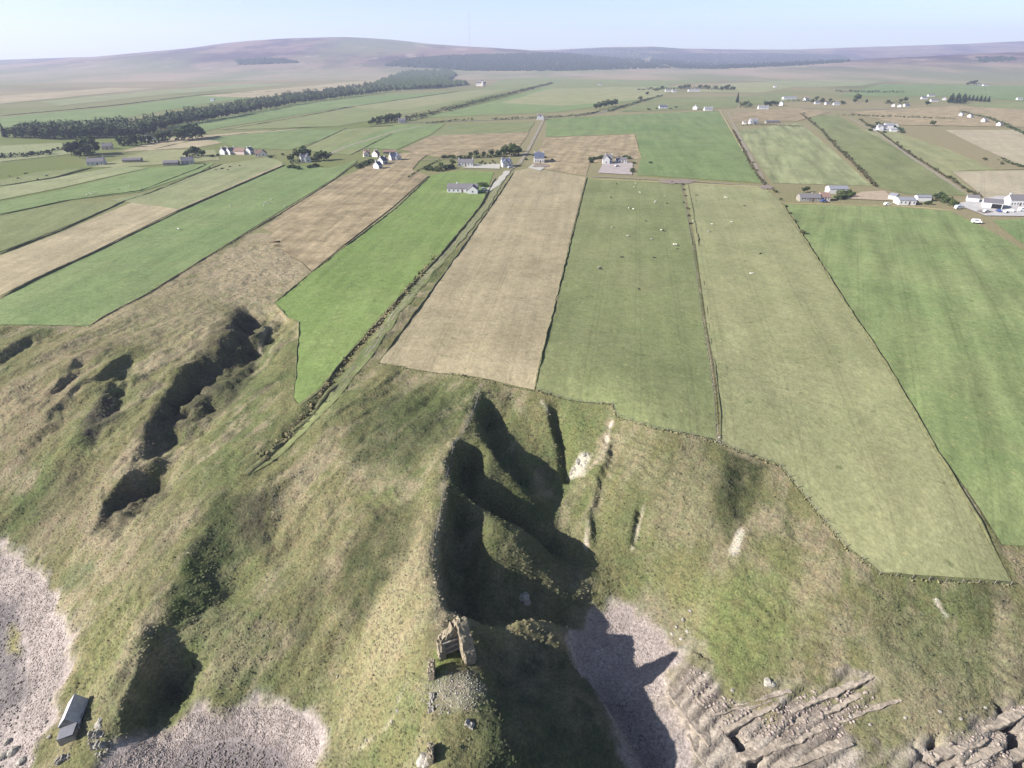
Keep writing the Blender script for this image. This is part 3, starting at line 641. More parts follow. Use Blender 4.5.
for i in range(4):
    PROTO['d', i] = tree_proto('broadleaf_tree', crown_broad(40+i), LEAF_D if i % 2 else LEAF_M, True, i)
    PROTO['b', i] = tree_proto('bush', crown_bush(60+i), LEAF_D if i % 2 else LEAF_M, False, i)
    PROTO['g', i] = tree_proto('gorse_bush', crown_bush(80+i), LEAF_G, False, i)
for i in range(3): PROTO['c', i] = tree_proto('conifer_tree', crown_conifer(70+i), LEAF_C, True, i)
def plant(kind, loc, h, label, group=None, wide=1.0):
    k = random.choice([q for q in PROTO if q[0] == kind]); o = copy_tree(PROTO[k])
    o.location = [float(q) for q in loc]; s = h*random.uniform(.92, 1.08); o.scale = (s*wide, s*wide, s); o.rotation_euler = (0, 0, random.uniform(0, 6.28))
    tag(o, label, {'d': 'tree', 'c': 'conifer', 'b': 'bush', 'g': 'bush'}[kind], group); return o
def plants(kind, spots, label, group, h, wide=1.0):
    for i, s in enumerate(spots):
        g = gpt(s[0], s[1]); plant(kind, (g[0], g[1], g[2]-.1), s[2] if len(s) > 2 else h*random.uniform(.8, 1.2), label, group if len(spots) > 1 else None, wide*(1.35 if kind in 'db' and s[1] < 130 else 1.1))
def along(P, step):
    out = []
    for a, c in zip(P[:-1], P[1:]):
        L = math.hypot(c[0]-a[0], c[1]-a[1]); n = max(1, int(L/step))
        for k in range(n): out.append((a[0]+(c[0]-a[0])*k/n, a[1]+(c[1]-a[1])*k/n))
    return out+[tuple(P[-1][:2])]
# the big wood: the front trees one by one, the mass behind as one object
WOOD = [(4,138),(24,132),(62,130),(130,126),(150,124),(200,113),(290,97),(390,82),(455,83),(440,88),(392,91),(300,102),(220,117),(165,127),(140,137),(60,139)]
cands = []
WP = np.array(WOOD, float)
while len(cands) < 900:
    qx, qy = random.uniform(0, 460), random.uniform(80, 140)
    if inside(np.array([qx]), np.array([qy]), WP)[0]:
        cands.append(tuple(at(qx, qy)[:2])+(qy,))
kept = []
for c in sorted(cands, key=lambda c: c[1]):
    if all((c[0]-k[0])**2+(c[1]-k[1])**2 > 81 for k in kept[-140:]): kept.append(c)
edge = [tuple(at(*q)[:2]) for q in along([(14,138),(60,139.5),(100,138.5),(140,137),(165,128),(220,118.5),(300,103.5),(392,91.5),(440,88.5)], 2.6)]
front = [(x_+random.uniform(-3, 3), y_+random.uniform(-2, 10)) for x_, y_ in edge]
for i, (x_, y_) in enumerate(front):
    plant('d', (x_, y_, 29.6), random.uniform(9, 15), 'dark broadleaf tree in the front edge of the long wood below the hill', 'front trees of the long wood', 1.1)
for i in range(9):
    x_, y_, _ = random.choice(kept); plant('c', (x_, y_, 29.6), random.uniform(15, 19), 'tall spired conifer standing above the crowns of the long wood', 'conifers rising from the long wood', .9)
Vs, Fs, n0 = [], [], 0
for c in kept:
    g = np.random.default_rng(int(abs(c[0]*7+c[1]))); h = random.uniform(9, 14.5); k = 90
    P = np.stack([g.normal(0, h*.21, k)+c[0], g.normal(0, h*.21, k)+c[1]+4, 29+np.clip(g.normal(.60, .22, k), .05, 1)*h], 1)
    V, F = quads_from(P, g.uniform(.6, 1.3, k), 5); Vs.append(V); Fs.append(F+n0); n0 += len(V)
struct(mesh_obj('woodland', from_np('woodland', np.vstack(Vs), np.vstack(Fs)), LEAF_D), 'stuff')
# (the wood widens at its inland end)
def plantation(poly, n, seed, hh=12):
    g = np.random.default_rng(seed); P = np.array(poly, float); Vs, Fs, n0 = [], [], 0
    a = np.linspace(0, 2*math.pi, 6)[:-1]
    while n:
        qx, qy = g.uniform(P[:, 0].min(), P[:, 0].max()), g.uniform(P[:, 1].min(), P[:, 1].max())
        if not inside(np.array([qx]), np.array([qy]), P)[0]: continue
        n -= 1
        q = far_pt(qx, qy)
        if q is None: continue
        h = hh*g.uniform(.7, 1.2); r = h*.7*g.uniform(.8, 1.6)
        V = [(q[0]+r*math.cos(k), q[1]+r*math.sin(k), q[2]-1) for k in a]+[(q[0], q[1], q[2]+h)]
        Vs += V; Fs += [(n0+k, n0+(k+1) % 5, n0+5) for k in range(5)]; n0 += 6
    return Vs, Fs
for poly, n, nm in (([(385,66),(400,60),(440,56),(520,54),(560,52.5),(640,52),(655,55),(640,60),(670,68),(560,71),(470,71),(440,69)], 6000, 1), ([(652,54),(760,53.5),(845,56),(850,62),(800,65.5),(720,69),(680,68.5),(650,62)], 4200, 2), ([(235,60),(280,59),(300,63),(240,65)], 500, 3), ([(560,50.5),(610,48.3),(660,48),(690,50),(640,52)], 700, 4), ([(975,58),(1010,57),(1020,61),(980,63)], 90, 5)):
    V, F = plantation(poly, n, nm)
    if V: struct(mesh_obj('forest', from_np('forest', V, F), leaf_mat('plantation_needles', (.012,.022,.016), (.026,.040,.026))), 'stuff')
V, F = plantation([(372,87),(390,78),(408,72.5),(450,71),(456,75),(446,83),(470,85),(440,88),(400,90)], 1500, 21, 15)
struct(mesh_obj('woodland', from_np('woodland', V, F), LEAF_D), 'stuff')
# ------------------------------------------------------------------ hedges, banks, fences
def hedge(name, pp, h, w_, label, mat, dens=1.0, size=.5, cat='hedge', group=None):
    P = [gpt(*q) for q in pp]; o = empty(name, P[0]); V_ = []; g = np.random.default_rng(len(pp)*13+int(h*10)+int(abs(P[0][0])))
    for a, c in zip(P[:-1], P[1:]):
        L = math.hypot(c[0]-a[0], c[1]-a[1]); n = int(L*dens*3*min(1, 700/max(a[1], 1)))
        u = g.uniform(0, 1, n); nz_ = fbm(u*L, np.full(n, a[0]), 9, 7, 3); hh = h*(.75+.5*nz_)
        px_, py_ = a[0]+(c[0]-a[0])*u, a[1]+(c[1]-a[1])*u
        nx_, ny_ = -(c[1]-a[1])/L, (c[0]-a[0])/L; off = g.normal(0, .32, n)*w_*(.8+.6*nz_)
        keep = fbm(u*L, np.full(n, 3.), 14, 9, 2) > -.42
        z_ = (np.full(n, 30.) if min(a[1], c[1]) > 296 else np.array([hz(q, r) for q, r in zip(px_, py_)]))+g.uniform(0.05, 1, n)**.7*np.clip(hh, .2, 9)
        V_.append(np.stack([px_+nx_*off, py_+ny_*off, z_], 1)[keep])
    Pn = np.vstack(V_)-np.array(P[0]); V, F = quads_from(Pn, g.uniform(.6, 1.2, len(Pn))*size, 3)
    mesh_obj('foliage', from_np('foliage', V, F), mat, o)
    return tag(o, label, cat, group)
BANKS = {'g': plain('bank_grass', (.105,.110,.040), .95, .4, .9, .05, .15), 'd': plain('bank_dark', (.105,.105,.052), .95, .45, .9, .05, .15), 't': plain('bank_tan', (.215,.180,.095), .95, .35, .9, .05, .15), 's': plain('bank_stone', (.20,.185,.16), .95, .4, 1.6, .05, .15)}
def bank(pp, w_, h, mat, label, name='field_bank', cat='bank'):
    P = [gpt(*q) for q in pp]; D = P[0][1]
    S = along(P, max(1.2, D/160)); n = len(S); V = []
    prof = ((-1, -.3), (-.62, .55), (-.15, 1), (.3, .95), (.7, .45), (1, -.3))
    sx = np.array([q[0] for q in S]); sy = np.array([q[1] for q in S]); k1 = fbm(sx, sy, 6, 17, 3); k2 = fbm(sx, sy, 5, 27, 3); k3 = fbm(sx, sy, 18, 37, 2)
    gdx = np.gradient(sx); gdy = np.gradient(sy); gl_ = np.hypot(gdx, gdy)+1e-6
    for i in range(n):
        nx_, ny_ = -gdy[i]/gl_[i], gdx[i]/gl_[i]; z0 = hz(sx[i], sy[i]); f = max(.15, 1+.6*k1[i]+.7*k3[i])*min(1, (i+.4)/5, (n-i-.6)/5)
        for a, c in prof: V.append((sx[i]+nx_*(a*w_*.5*(1+.4*k2[i])+.5*k2[i]), sy[i]+ny_*(a*w_*.5*(1+.4*k2[i])+.5*k2[i]), z0+(c*h*f if c > 0 else c)))
    m_ = len(prof); F = [(i*m_+j, (i+1)*m_+j, (i+1)*m_+j+1, i*m_+j+1) for i in range(n-1) for j in range(m_-1)]
    return tag(mesh_obj(name, from_np(name, V, F, True), BANKS[mat]), label, cat)
bank([(495,178),(482,204),(441,255),(403,294),(373,328),(346,359),(319,392),(300,406)], 1.36, 0.60, 'd', 'dark overgrown bank between the bright green wedge field and the grass lane')
bank([(514,172),(491,206),(468,240),(418,310),(379,364)], 0.99, 0.48, 'd', 'overgrown bank between the grass lane and the long dry tan field')
bank([(587,177),(573,232),(553,312),(535,391)], 0.62, 0.42, 'd', 'thin dark bank between the tan field and the grazed sheep field')
bank([(688,183),(698,240),(708,320),(721,440)], 0.81, 0.33, 'd', 'rough grassy bank beside the wire fence down the middle of the pastures')
bank([(782,203),(851,312),(936,452),(985,535),(1013,584)], 0.74, 0.42, 'd', 'straight dark bank between the tan pasture and the vivid green crop field')
bank([(720,443),(780,466),(845,546),(880,574),(945,580),(1012,584)], 0.62, 0.30, 'g', 'low green bank along the seaward end of the tan pasture')
bank([(379,364),(430,371),(470,377),(534,391)], 0.56, 0.30, 'd', 'low bank along the seaward end of the dry tan field')
bank([(275,303),(288,318),(300,322),(297,360),(294,400)], 0.56, 0.30, 'd', 'crooked low bank at the foot of the bright green wedge field')
bank([(88,327),(120,308),(150,293),(230,243),(290,208),(335,179),(358,162)], 0.87, 0.42, 't', 'tawny bank between the long green field and the rough brown ground')
bank([(0,299),(90,255),(180,211),(285,165)], 1.24, 0.66, 'd', 'long dark bank between the tan strip field and the long green field')
bank([(0,254),(60,231),(125,201),(150,193),(222,164)], 1.12, 0.54, 'd', 'dark bank between the tan strip field and the far small green fields')
bank([(0,215),(70,200),(140,191),(212,163)], 0.87, 0.48, 'g', 'green bank dividing two small grazed fields below the cottages')
bank([(0,187),(55,178),(95,167)], 0.87, 0.60, 'd', 'dark bank beside the field where dark cattle graze')
bank([(275,303),(345,248),(395,209),(430,176)], 0.87, 0.42, 'd', 'bank between rough brown ground and the upper bright green wedge field')
bank([(545,137),(634,134),(641,158)], 0.93, 0.36, 't', 'pale bank around the top of the rough brown field by the white house')
bank([(590,179),(640,181),(683,183),(765,187)], 1.36, 0.42, 't', 'pale stony bank along the top of the sheep field')
bank([(165,128),(225,130),(300,117),(345,108),(460,91)], 1.55, 0.66, 'd', 'far dark bank crossing the green fields in front of the long wood')
bank([(150,150),(205,138),(300,128),(330,127)], 1.36, 0.54, 'd', 'far dark bank behind the row of pale gabled cottages')
bank([(345,128),(392,134),(350,155)], 1.24, 0.54, 'd', 'dark bank turning beside the pair of white cottages')
bank([(300,150),(345,129),(400,125)], 1.24, 0.54, 'd', 'dark bank uphill of the tree ringed white house')
bank([(0,129),(60,124)], 1.55, 0.60, 'd', 'short far bank against the near end of the long wood')
bank([(785,203),(900,206),(952,210)], 0.74, 0.30, 't', 'tan bank along the top of the vivid green crop field')
bank([(953,171),(1040,169)], 0.99, 0.42, 'd', 'far dark bank between the two pale stubble fields')
bank([(637,176),(700,180),(762,184)], 0.99, 0.36, 'g', 'green bank below the broad green field behind the grey yard')
bank([(720,110),(740,146),(765,185)], 1.24, 0.48, 't', 'tan bank between the broad green field and the farm track')
bank([(0,116),(110,106),(200,95),(320,89)], 2.17, 0.84, 'd', 'very far dark bank at the edge of the purple moor')
bank([(336,384),(318,408),(292,434),(262,462),(244,474)], 2.2, .45, 'd', 'dark heathery bank dropping beside the lower grass lane')
bank([(436,294),(495,295),(556,297)], .7, .16, 't', 'faint low ridge crossing the lower part of the dry tan field')
bank([(468,243),(520,244),(569,246)], .7, .16, 't', 'faint low ridge crossing the upper part of the dry tan field')
bank([(492,207),(540,208),(578,209)], .8, .16, 't', 'faint low ridge near the top end of the dry tan field')
LG = leaf_mat('hedge_leaves', (.030,.045,.020), (.070,.082,.034))
hedge('hedge', [(406,121),(470,105),(553,83.5)], 7, 9, 'long straight shelter hedge running inland across the far green fields', LG, 1.2, 1.1)
hedge('hedge', [(492,120),(545,118),(580,116),(600,112)], 3.5, 3, 'ragged roadside hedge beside the lone white house at the lane head', LG, 1, .8)
hedge('hedge', [(425,124),(455,121),(475,120)], 3.2, 4, 'short broken hedge on the road west of the lane head', LG, .8, .8)
hedge('hedge', [(608,112),(640,102),(662,96)], 4, 5, 'dark hedge climbing to the row of white houses', LG, .9, 1.0)
hedge('hedge', [(838,115),(880,117),(955,119)], 3, 5, 'scrubby hedge between two tan fields below the big farm', LG, .8, .9)
hedge('hedge', [(960,112),(990,119),(1024,134),(1060,146)], 3, 6, 'dark roadside scrub beside the far line of small white cottages', LG, .8, .9)
hedge('bracken_bank', [(436,256),(403,296),(374,331),(346,362),(318,398),(292,432),(262,462)], .75, 2.6, 'rough dark bracken growth along the uphill edge of the grass lane', leaf_mat('bracken', (.085,.080,.040), (.160,.135,.072)), 1.6, .42, 'bracken')
STRAW = leaf_mat('straw_grass', (.150,.140,.068), (.260,.225,.125))
hedge('grass_verge', [(536,392),(575,398),(613,406),(619,418),(655,430),(719,444)], .2, 1.7, 'ragged rough verge along the seaward fence of the sheep field', STRAW, 1.8, .2, 'verge')
hedge('grass_verge', [(721,445),(781,468),(845,548),(880,575),(945,582),(1010,586)], .2, 1.6, 'ragged rough verge along the seaward fence of the tan pasture', STRAW, 1.8, .2, 'verge')
hedge('grass_verge', [(380,364),(430,372),(470,378),(534,392)], .2, 1.6, 'ragged rough verge along the seaward end of the dry tan field', STRAW, 1.8, .2, 'verge')
hedge('grass_verge', [(88,327),(120,309),(150,294),(230,244),(290,209)], .2, 2.2, 'ragged rough verge below the long green field', STRAW, 1.1, .2, 'verge')
hedge('hedge', [(1000,160),(1024,168)], 2.5, 4, 'short scrub strip crossing between the pale stubble fields', LG, .8, .7)
hedge('hedge', [(835,92),(905,93)], 6, 18, 'low dark block of planted shrubs in the far green field', LG, 1.2, 1.8)
hedge('hedge', [(0,158),(30,156),(52,154)], 4, 9, 'dark scrub mass on the broken ground by the cattle field', LG, 1.2, 1.0)
hedge('hedge', [(20,158),(60,150),(85,148)], 3, 4, 'scrub line running from the cattle field toward the tall garden trees', LG, .8, .8)
hedge('hedge', [(440,160),(418,171),(408,178)], 1.1, 2.4, 'dark hedge cutting the rough brown ground above the bungalow field', LG, .5, .6)
hedge('hedge', [(801,114),(822,131),(838,149),(858,168),(876,187)], 1.9, 2.6, 'dark reddish hedge of gorse down the side of the striped field', leaf_mat('heather_leaves', (.045,.042,.024), (.095,.078,.046)), 1.0, .6)
hedge('hedge', [(859,119),(882,134),(906,152),(945,176),(980,197)], 1.2, 2.4, 'thin scrubby hedge along the track to the concrete yard', leaf_mat('heather_leaves', (.04,.04,.02), (.09,.08,.04)), .8, .55)
hedge('hedge', [(733,130),(742,148),(752,167),(764,185)], 1.2, 2.2, 'weedy hedge beside the farm track past the broad green field', leaf_mat('heather_leaves', (.04,.04,.02), (.09,.08,.04)), .8, .55)
hedge('hedge', [(637,90.5),(668,89.5),(700,89),(734,90.5)], 7, 16, 'dark undergrowth along the tree belt behind the far white houses', LG, 1.1, 1.6)
hedge('hedge', [(786,101),(812,102),(846,104)], 5, 12, 'dark garden hedging all through the hamlet', LG, 1.1, 1.2)
hedge('hedge', [(884,104),(908,104)], 5, 8, 'dark garden hedging behind the far trio of white houses', LG, 1.1, 1.1)
hedge('hedge', [(740,107.5),(752,107.5)], 7, 8, 'thick dark thicket under the first rounded clump', LG, 1.4, 1.1)
hedge('hedge', [(764,106),(778,106)], 7, 8, 'thick dark thicket under the second rounded clump', LG, 1.4, 1.1)
hedge('hedge', [(868,126),(884,125),(900,129),(903,133)], 2.5, 5, 'garden hedging round the white farmhouse yard', LG, 1.2, .8)
hedge('hedge', [(742,125.5),(770,125),(800,127)], 1.6, 4, 'scrubby edge below the white farmhouse on tan ground', LG, .9, .6)
hedge('hedge', [(474,158),(500,157),(518,155)], 3.5, 5, 'dense garden hedging under the row of rounded trees', LG, 1.3, .7)
hedge('hedge', [(424,170),(438,171),(454,168)], 3.2, 5, 'dense thicket filling the corner of the bungalow field', LG, 1.5, .7)
hedge('hedge', [(290,164),(306,161),(328,160)], 4, 6, 'dense garden thicket around the bright gabled house', LG, 1.3, .8)
hedge('hedge', [(72,156),(84,156),(96,156)], 7, 8, 'dense thicket under the tall garden trees', LG, 1.4, .9)
hedge('hedge', [(120,146),(145,144),(170,141)], 5, 12, 'dense undergrowth along the lane below the wood', LG, 1.2, 1.1)
hedge('hedge', [(178,141),(204,138)], 8, 12, 'dense undergrowth in the isolated clump at the lane end', LG, 1.4, 1.2)
hedge('hedge', [(186,158),(204,156.5)], 4.5, 5, 'dense thicket behind the slate roofed cottage', LG, 1.4, .8)
hedge('hedge', [(372,124.5),(398,121.5)], 6, 8, 'dense thicket around the grey house at the shelter hedge end', LG, 1.4, 1)
hedge('hedge', [(932,199),(944,202),(955,207)], 2.5, 4, 'dense undergrowth below the tree row at the yard', LG, 1.4, .6)
hedge('hedge', [(357,169),(364,166),(373,161)], 2.8, 3.4, 'clipped dark hedge beside the slate roofed cottage row', LG, 1.5, .6)
hedge('hedge', [(588,160),(606,158.5),(630,158)], 2.2, 3.5, 'garden hedging behind the white yard house', LG, 1.3, .6)
# bush rows on field edges
plants('g', [(804,114),(810,119),(815,124),(822,130),(826,136),(833,142),(838,148),(845,154),(851,160),(857,167),(862,172),(867,178),(872,184),(829,140),(848,158),(860,170)], 'dark gorse bush on the bank between the striped field and green field', 'gorse bushes on the striped field bank', 2.6, 1.0)
plants('g', [(862,120),(870,126),(897,143),(908,152),(920,160),(935,170),(948,178),(955,183),(962,188),(968,192),(975,196),(900,147),(985,160),(1002,164)], 'grey green gorse bush along the track below the stubble fields', 'gorse bushes along the far track', 2.2, 1.0)
plants('g', [(735,133),(740,141),(746,152),(753,163),(757,171),(764,184),(775,192),(781,200),(786,207),(790,214),(795,222),(803,234)], 'small dark bush beside the farm track and pasture corner', 'bushes beside the farm track', 1.9, .9)
plants('g', [(684,190),(686,196),(684,203),(688,209),(689,216),(690,224),(683,185),(676,184),(672,182)], 'scrubby weed clump at the head of the pasture fence', 'scrub clumps at the fence head', 1.2, 1.0)
WOODM = plain('post_wood', (.17,.15,.12)); WIRE = plain('fence_wire', (.13,.13,.125), .5, .05, 1, .5)
post_me = box_me('post', -.06, .06, -.06, .06, -.3, 1.15); post_me.materials.append(WOODM)
def fence(pp, label, step=4.0):
    P = [gpt(*q) for q in pp]; S = along(P, step); o = empty('wire_fence', P[0]); bm = bmesh.new()
    pts_ = [Vector((x_-P[0][0], y_-P[0][1], hz(x_, y_)-P[0][2])) for x_, y_ in S]
    for q in pts_[:100]: c = mesh_obj('post', post_me, None, o); c.location = q; c.rotation_euler = (random.uniform(-.06, .06), random.uniform(-.06, .06), random.uniform(0, 1))
    for a, c in zip(pts_[:-1], pts_[1:]):
        for z_ in (.35, .7, 1.05):
            d = (c-a); nn = Vector((-d.y, d.x, 0)).normalized()*.012
            v = [bm.verts.new(a+Vector((0,0,z_))+nn), bm.verts.new(a+Vector((0,0,z_))-nn), bm.verts.new(c+Vector((0,0,z_))-nn), bm.verts.new(c+Vector((0,0,z_))+nn)]
            w2 = [bm.verts.new(q.co+Vector((0,0,.024))) for q in v]
            for f in ((3,2,1,0),(4,5,6,7),(0,1,5,4),(2,3,7,6)): bm.faces.new([(v+w2)[i] for i in f])
    mesh_obj('wire', bm_mesh(bm, 'wire'), WIRE, o); return tag(o, label, 'fence')
fence([(682,186),(691,240),(702,320),(716,438)], 'post and wire fence between the sheep field and the tan pasture', 4.2)
fence([(537,392),(613,405),(618,418),(655,430),(718,443)], 'wire fence along the cliff top below the sheep field', 3.0)
fence([(722,446),(780,468),(845,548),(879,576),(945,583),(1010,586)], 'wire fence along the cliff top below the tan pasture', 3.0)
fence([(482,386),(470,420),(453,450),(444,490),(436,540)], 'sagging wire fence along the crest above the shadowed inlet', 3.0)
# ------------------------------------------------------------------ tracks and yards
def strip(name, pp, w_, mat, off):
    P = [gpt(*q) for q in pp]; S = along(P, max(1.0, P[0][1]/200)); sx = np.array([q[0] for q in S]); sy = np.array([q[1] for q in S])
    gdx = np.gradient(sx); gdy = np.gradient(sy); gl_ = np.hypot(gdx, gdy)+1e-6; V = []; K = 5
    for i in range(len(S)):
        for k in range(K):
            u = (k/(K-1)-.5)*w_*(1+.2*math.sin(i*.7+k))*min(1, (len(S)-i+.5)/12); a, c = sx[i]-gdy[i]/gl_[i]*u, sy[i]+gdx[i]/gl_[i]*u; V.append((a, c, hz(a, c)+off))
    F = [(i*K+k+1, (i+1)*K+k+1, (i+1)*K+k, i*K+k) for i in range(len(S)-1) for k in range(K-1)]
    return struct(mesh_obj(name, from_np(name, V, F, True), mat))
TRK = plain('track_dirt', (.215,.185,.135), .95, .3, .5); LANE = field_mat('lane_grass', (.125,.145,.058), (.165,.168,.078), 1.0, .05, 2); TAR = plain('road_tar', (.16,.155,.15), .9, .2, .4); DRIVE = plain('drive_gravel', (.34,.32,.27), .95, .2, .8); YARD = plain('yard_ground', (.30,.255,.235), .95, .22, .25); CONC = plain('yard_concrete', (.36,.34,.32), .95, .2, .3)
strip('grass_lane', [(505,174),(487,205),(463,235),(430,272),(396,312),(374,345),(350,375),(326,405),(302,432),(278,455),(252,474)], 4.0, LANE, .12)
for s in (-2, 2): strip('wheel_rut', [(505+s*.5,174),(487+s*.6,205),(463+s*.7,235),(430+s*.8,272),(396+s*.9,312),(374+s,345),(350+s*1.1,375),(326+s*1.2,405)], .5, TRK, .13)
strip('track', [(544,119),(537,133),(528,150),(520,163),(507,173)], 3.5, TRK, .2); strip('road', [(400,123),(470,121),(545,118),(600,113),(650,99)], 5, TAR, .22)
strip('drive', [(508,171),(497,184),(487,192),(468,192)], 5, DRIVE, .24); strip('track', [(592,176.5),(640,179),(700,182),(768,187)], 3, TRK, .2)
strip('track', [(728,112),(736,130),(748,152),(760,174),(768,187)], 3, TRK, .2); strip('road', [(735,112),(800,108),(850,110),(960,108),(1024,132)], 6, TAR, .22)
strip('track', [(850,118),(880,135),(912,158),(950,183),(975,200)], 3, TRK, .2); strip('path', [(322,158),(345,147),(400,130),(440,123)], 4, TRK, .2)
strip('path', [(365,160),(420,160),(470,159)], 3, TRK, .2)
def slab(name, pp, mat, off):
    bm = bmesh.new(); vs = [bm.verts.new((*gpt(*q)[:2], 30+off)) for q in pp]; f = bm.faces.new(vs); f.normal_update()
    if f.normal.z < 0: f.normal_flip()
    return struct(mesh_obj(name, bm_mesh(bm, name), mat))
slab('yard', [(598,173),(632,175),(633,162),(604,162)], YARD, .28); slab('yard', [(955,204),(985,216),(1060,217),(1090,204),(1000,196)], CONC, .26)
slab('yard', [(845,199),(895,201),(885,191),(862,192)], plain('bare_earth', (.30,.235,.165), .95, .25, .3), .26); slab('yard', [(462,168),(500,169),(500,164),(478,164)], DRIVE, .25); slab('yard', [(872,131),(900,131),(898,124),(876,124)], CONC, .26); slab('yard', [(545,168),(533,164),(528,168),(540,171)], DRIVE, .3)
MUD = plain('worn_mud', (.185,.150,.120), .95, .35, .5)
for cx0, cy0, rx0, ry0 in ((676,181.5,24,2.6),(766,187.5,9,2.2),(721,441,5,7),(541,166,10,2.2),(985,212,8,2)):
    slab('worn_patch', [(cx0+rx0*math.cos(a)*random.uniform(.6, 1.1), cy0+ry0*math.sin(a)*random.uniform(.6, 1.1)) for a in np.linspace(0, 6.28, 15)[:-1]], MUD, .32) if cy0 < 215 else None
# ------------------------------------------------------------------ houses
WALL = {'w': plain('white_harling', (.47,.46,.455), .8, .05), 'c': plain('cream_harling', (.66,.60,.52), .8, .06), 's': stone_mat('flagstone_walls', (.16,.145,.125), (.30,.27,.22), .8), 'g': plain('grey_render', (.42,.41,.40), .85, .08), 'p': plain('pinkish_render', (.52,.42,.37), .8, .07)}
ROOF = {'s': plain('slate', (.105,.105,.118), .55, .2, 2, .3), 'g': plain('grey_tiles', (.135,.125,.13), .7, .15, 2), 'b': plain('brown_tiles', (.19,.125,.100), .8, .15, 2), 'l': plain('pale_sheeting', (.185,.185,.20), .6, .1, 1, .3), 'u': plain('blue_slate', (.075,.085,.125), .5, .15, 2, .4)}
FRAME = plain('window_frame', (.75,.75,.74), .5, .02); GLASS = plain('window_glass', (.02,.024,.03), .08, .02, 1, .6); DOORS = [plain('door_paint', (.10,.06,.045), .5, .05), plain('opening_shade', (.015,.015,.016), .9, .05)]  # the last door colour paints the shade inside an opening
frame_me = bpy.data.meshes.new('window')
bm = bmesh.new()
for a in ((-.6,.6,-.05,.05,-.75,-.66),(-.6,.6,-.05,.05,.66,.75),(-.6,-.51,-.05,.05,-.66,.66),(.51,.6,-.05,.05,-.66,.66),(-.03,.03,-.04,.04,-.66,.66)): add_box(bm, *a)
bm.to_mesh(frame_me); bm.free(); frame_me.materials.append(FRAME)
pane_me = box_me('pane', -.51, .51, -.02, .03, -.66, .66); pane_me.materials.append(GLASS)
def gable_me(name, L, D, h, rise, t_=0):
    bm = bmesh.new(); x0, x1, y0, y1 = -L/2, L/2, -D/2, D/2
    v = [bm.verts.new(q) for q in ((x0,y0,-.6),(x1,y0,-.6),(x1,y1,-.6),(x0,y1,-.6),(x0,y0,h),(x1,y0,h),(x1,y1,h),(x0,y1,h),(x0,0,h+rise),(x1,0,h+rise))]
    for f in ((0,1,5,4),(2,3,7,6),(1,2,6,9,5),(3,0,4,8,7),(3,2,1,0),(4,5,9,8),(6,7,8,9)): bm.faces.new([v[i] for i in f])
    return bm_mesh(bm, name)
def roof_me(name, L, D, h, rise, oh=.25, t_=.16):
    bm = bmesh.new(); sl = rise/(D/2)
    for s in (-1, 1):
        e = D/2+oh; A = [(-L/2-oh*.6, s*e, h-oh*sl+.03), (L/2+oh*.6, s*e, h-oh*sl+.03), (L/2+oh*.6, 0, h+rise+.03), (-L/2-oh*.6, 0, h+rise+.03)]
        lo = [bm.verts.new(q) for q in A]; hi = [bm.verts.new((q[0], q[1], q[2]+t_)) for q in A]
        for f in ((3,2,1,0),(4,5,6,7),(0,1,5,4),(2,3,7,6),(1,2,6,5),(3,0,4,7)): bm.faces.new([(lo+hi)[i] for i in (f if s > 0 else f[::-1])])
    bmesh.ops.recalc_face_normals(bm, faces=bm.faces[:])
    return bm_mesh(bm, name)
def openings(par, L, D, h, nwin, door=True, side=-1):
    xs = np.linspace(-L/2+1.3, L/2-1.3, nwin+(1 if door else 0)); dk = len(xs)//2 if door else -1
    for k, xx in enumerate(xs):
        if k == dk:
            c = mesh_obj('door', box_me('door', -.5, .5, -.05, .05, 0, 2.05), DOORS[0], par); c.location = (xx, side*(D/2+.03), .05)
        else:
            rows = (1.45,) if h < 4 else (1.45, 4.0)
            for zz in rows:
                c = mesh_obj('window', frame_me, None, par); c.location = (xx, side*(D/2+.03), zz); mesh_obj('pane', pane_me, None, c)
def house(px, py, wpx, label, D=7, h=2.7, rise=2.6, yaw=0.0, wall='w', roof='g', nwin=4, chim=(-1, 1), wings=(), name='house', cat='house', door=True, group=None, z=None, big=None, L=None, side=-1):
    P = gpt(px, py) if z is None else (*at(px, py, z)[:2], z); L = L or wpx*mpp(px, py); o = empty(name, (P[0], P[1], P[2]), R(yaw))
    mesh_obj('wall', gable_me('wall', L, D, h, rise), WALL[wall], o)
    rf = mesh_obj('roof', roof_me('roof', L, D, h, rise), ROOF[roof], o)
    for s in chim:
        c = mesh_obj('chimney', box_me('chimney', -.45, .45, -.4, .4, -.9, 1.0), WALL[wall if wall != 'c' else 'g'], rf); c.location = (s*(L/2-.55), 0, h+rise)
    if nwin: openings(o, L, D, h, nwin, door, side)
    if big:
        c = mesh_obj('door', box_me('door', -big/2, big/2, -.06, .06, 0, h*.85), DOORS[1], o); c.location = (L*.2, -(D/2+.04), .02)  # solid near-black panel painted as the shade of an open bay
    for dx, dy, l2, d2, h2, r2, rot in wings:                            # gabled wings turned by rot
        wg = mesh_obj('wing', gable_me('wing', l2, d2, h2, r2), WALL[wall], o); wg.location = (dx*L, dy, 0); wg.rotation_euler = (0, 0, R(rot))
        mesh_obj('roof', roof_me('wing_roof', l2, d2, h2, r2), ROOF[roof], wg)
        if abs(rot) == 90:
            c = mesh_obj('window', frame_me, None, wg); c.location = (l2/2*(-1 if rot > 0 else 1)-.03*(1 if rot > 0 else -1), 0, 1.5); c.rotation_euler = (0, 0, R(90)); mesh_obj('pane', pane_me, None, c)
    return tag(o, label, cat, group)
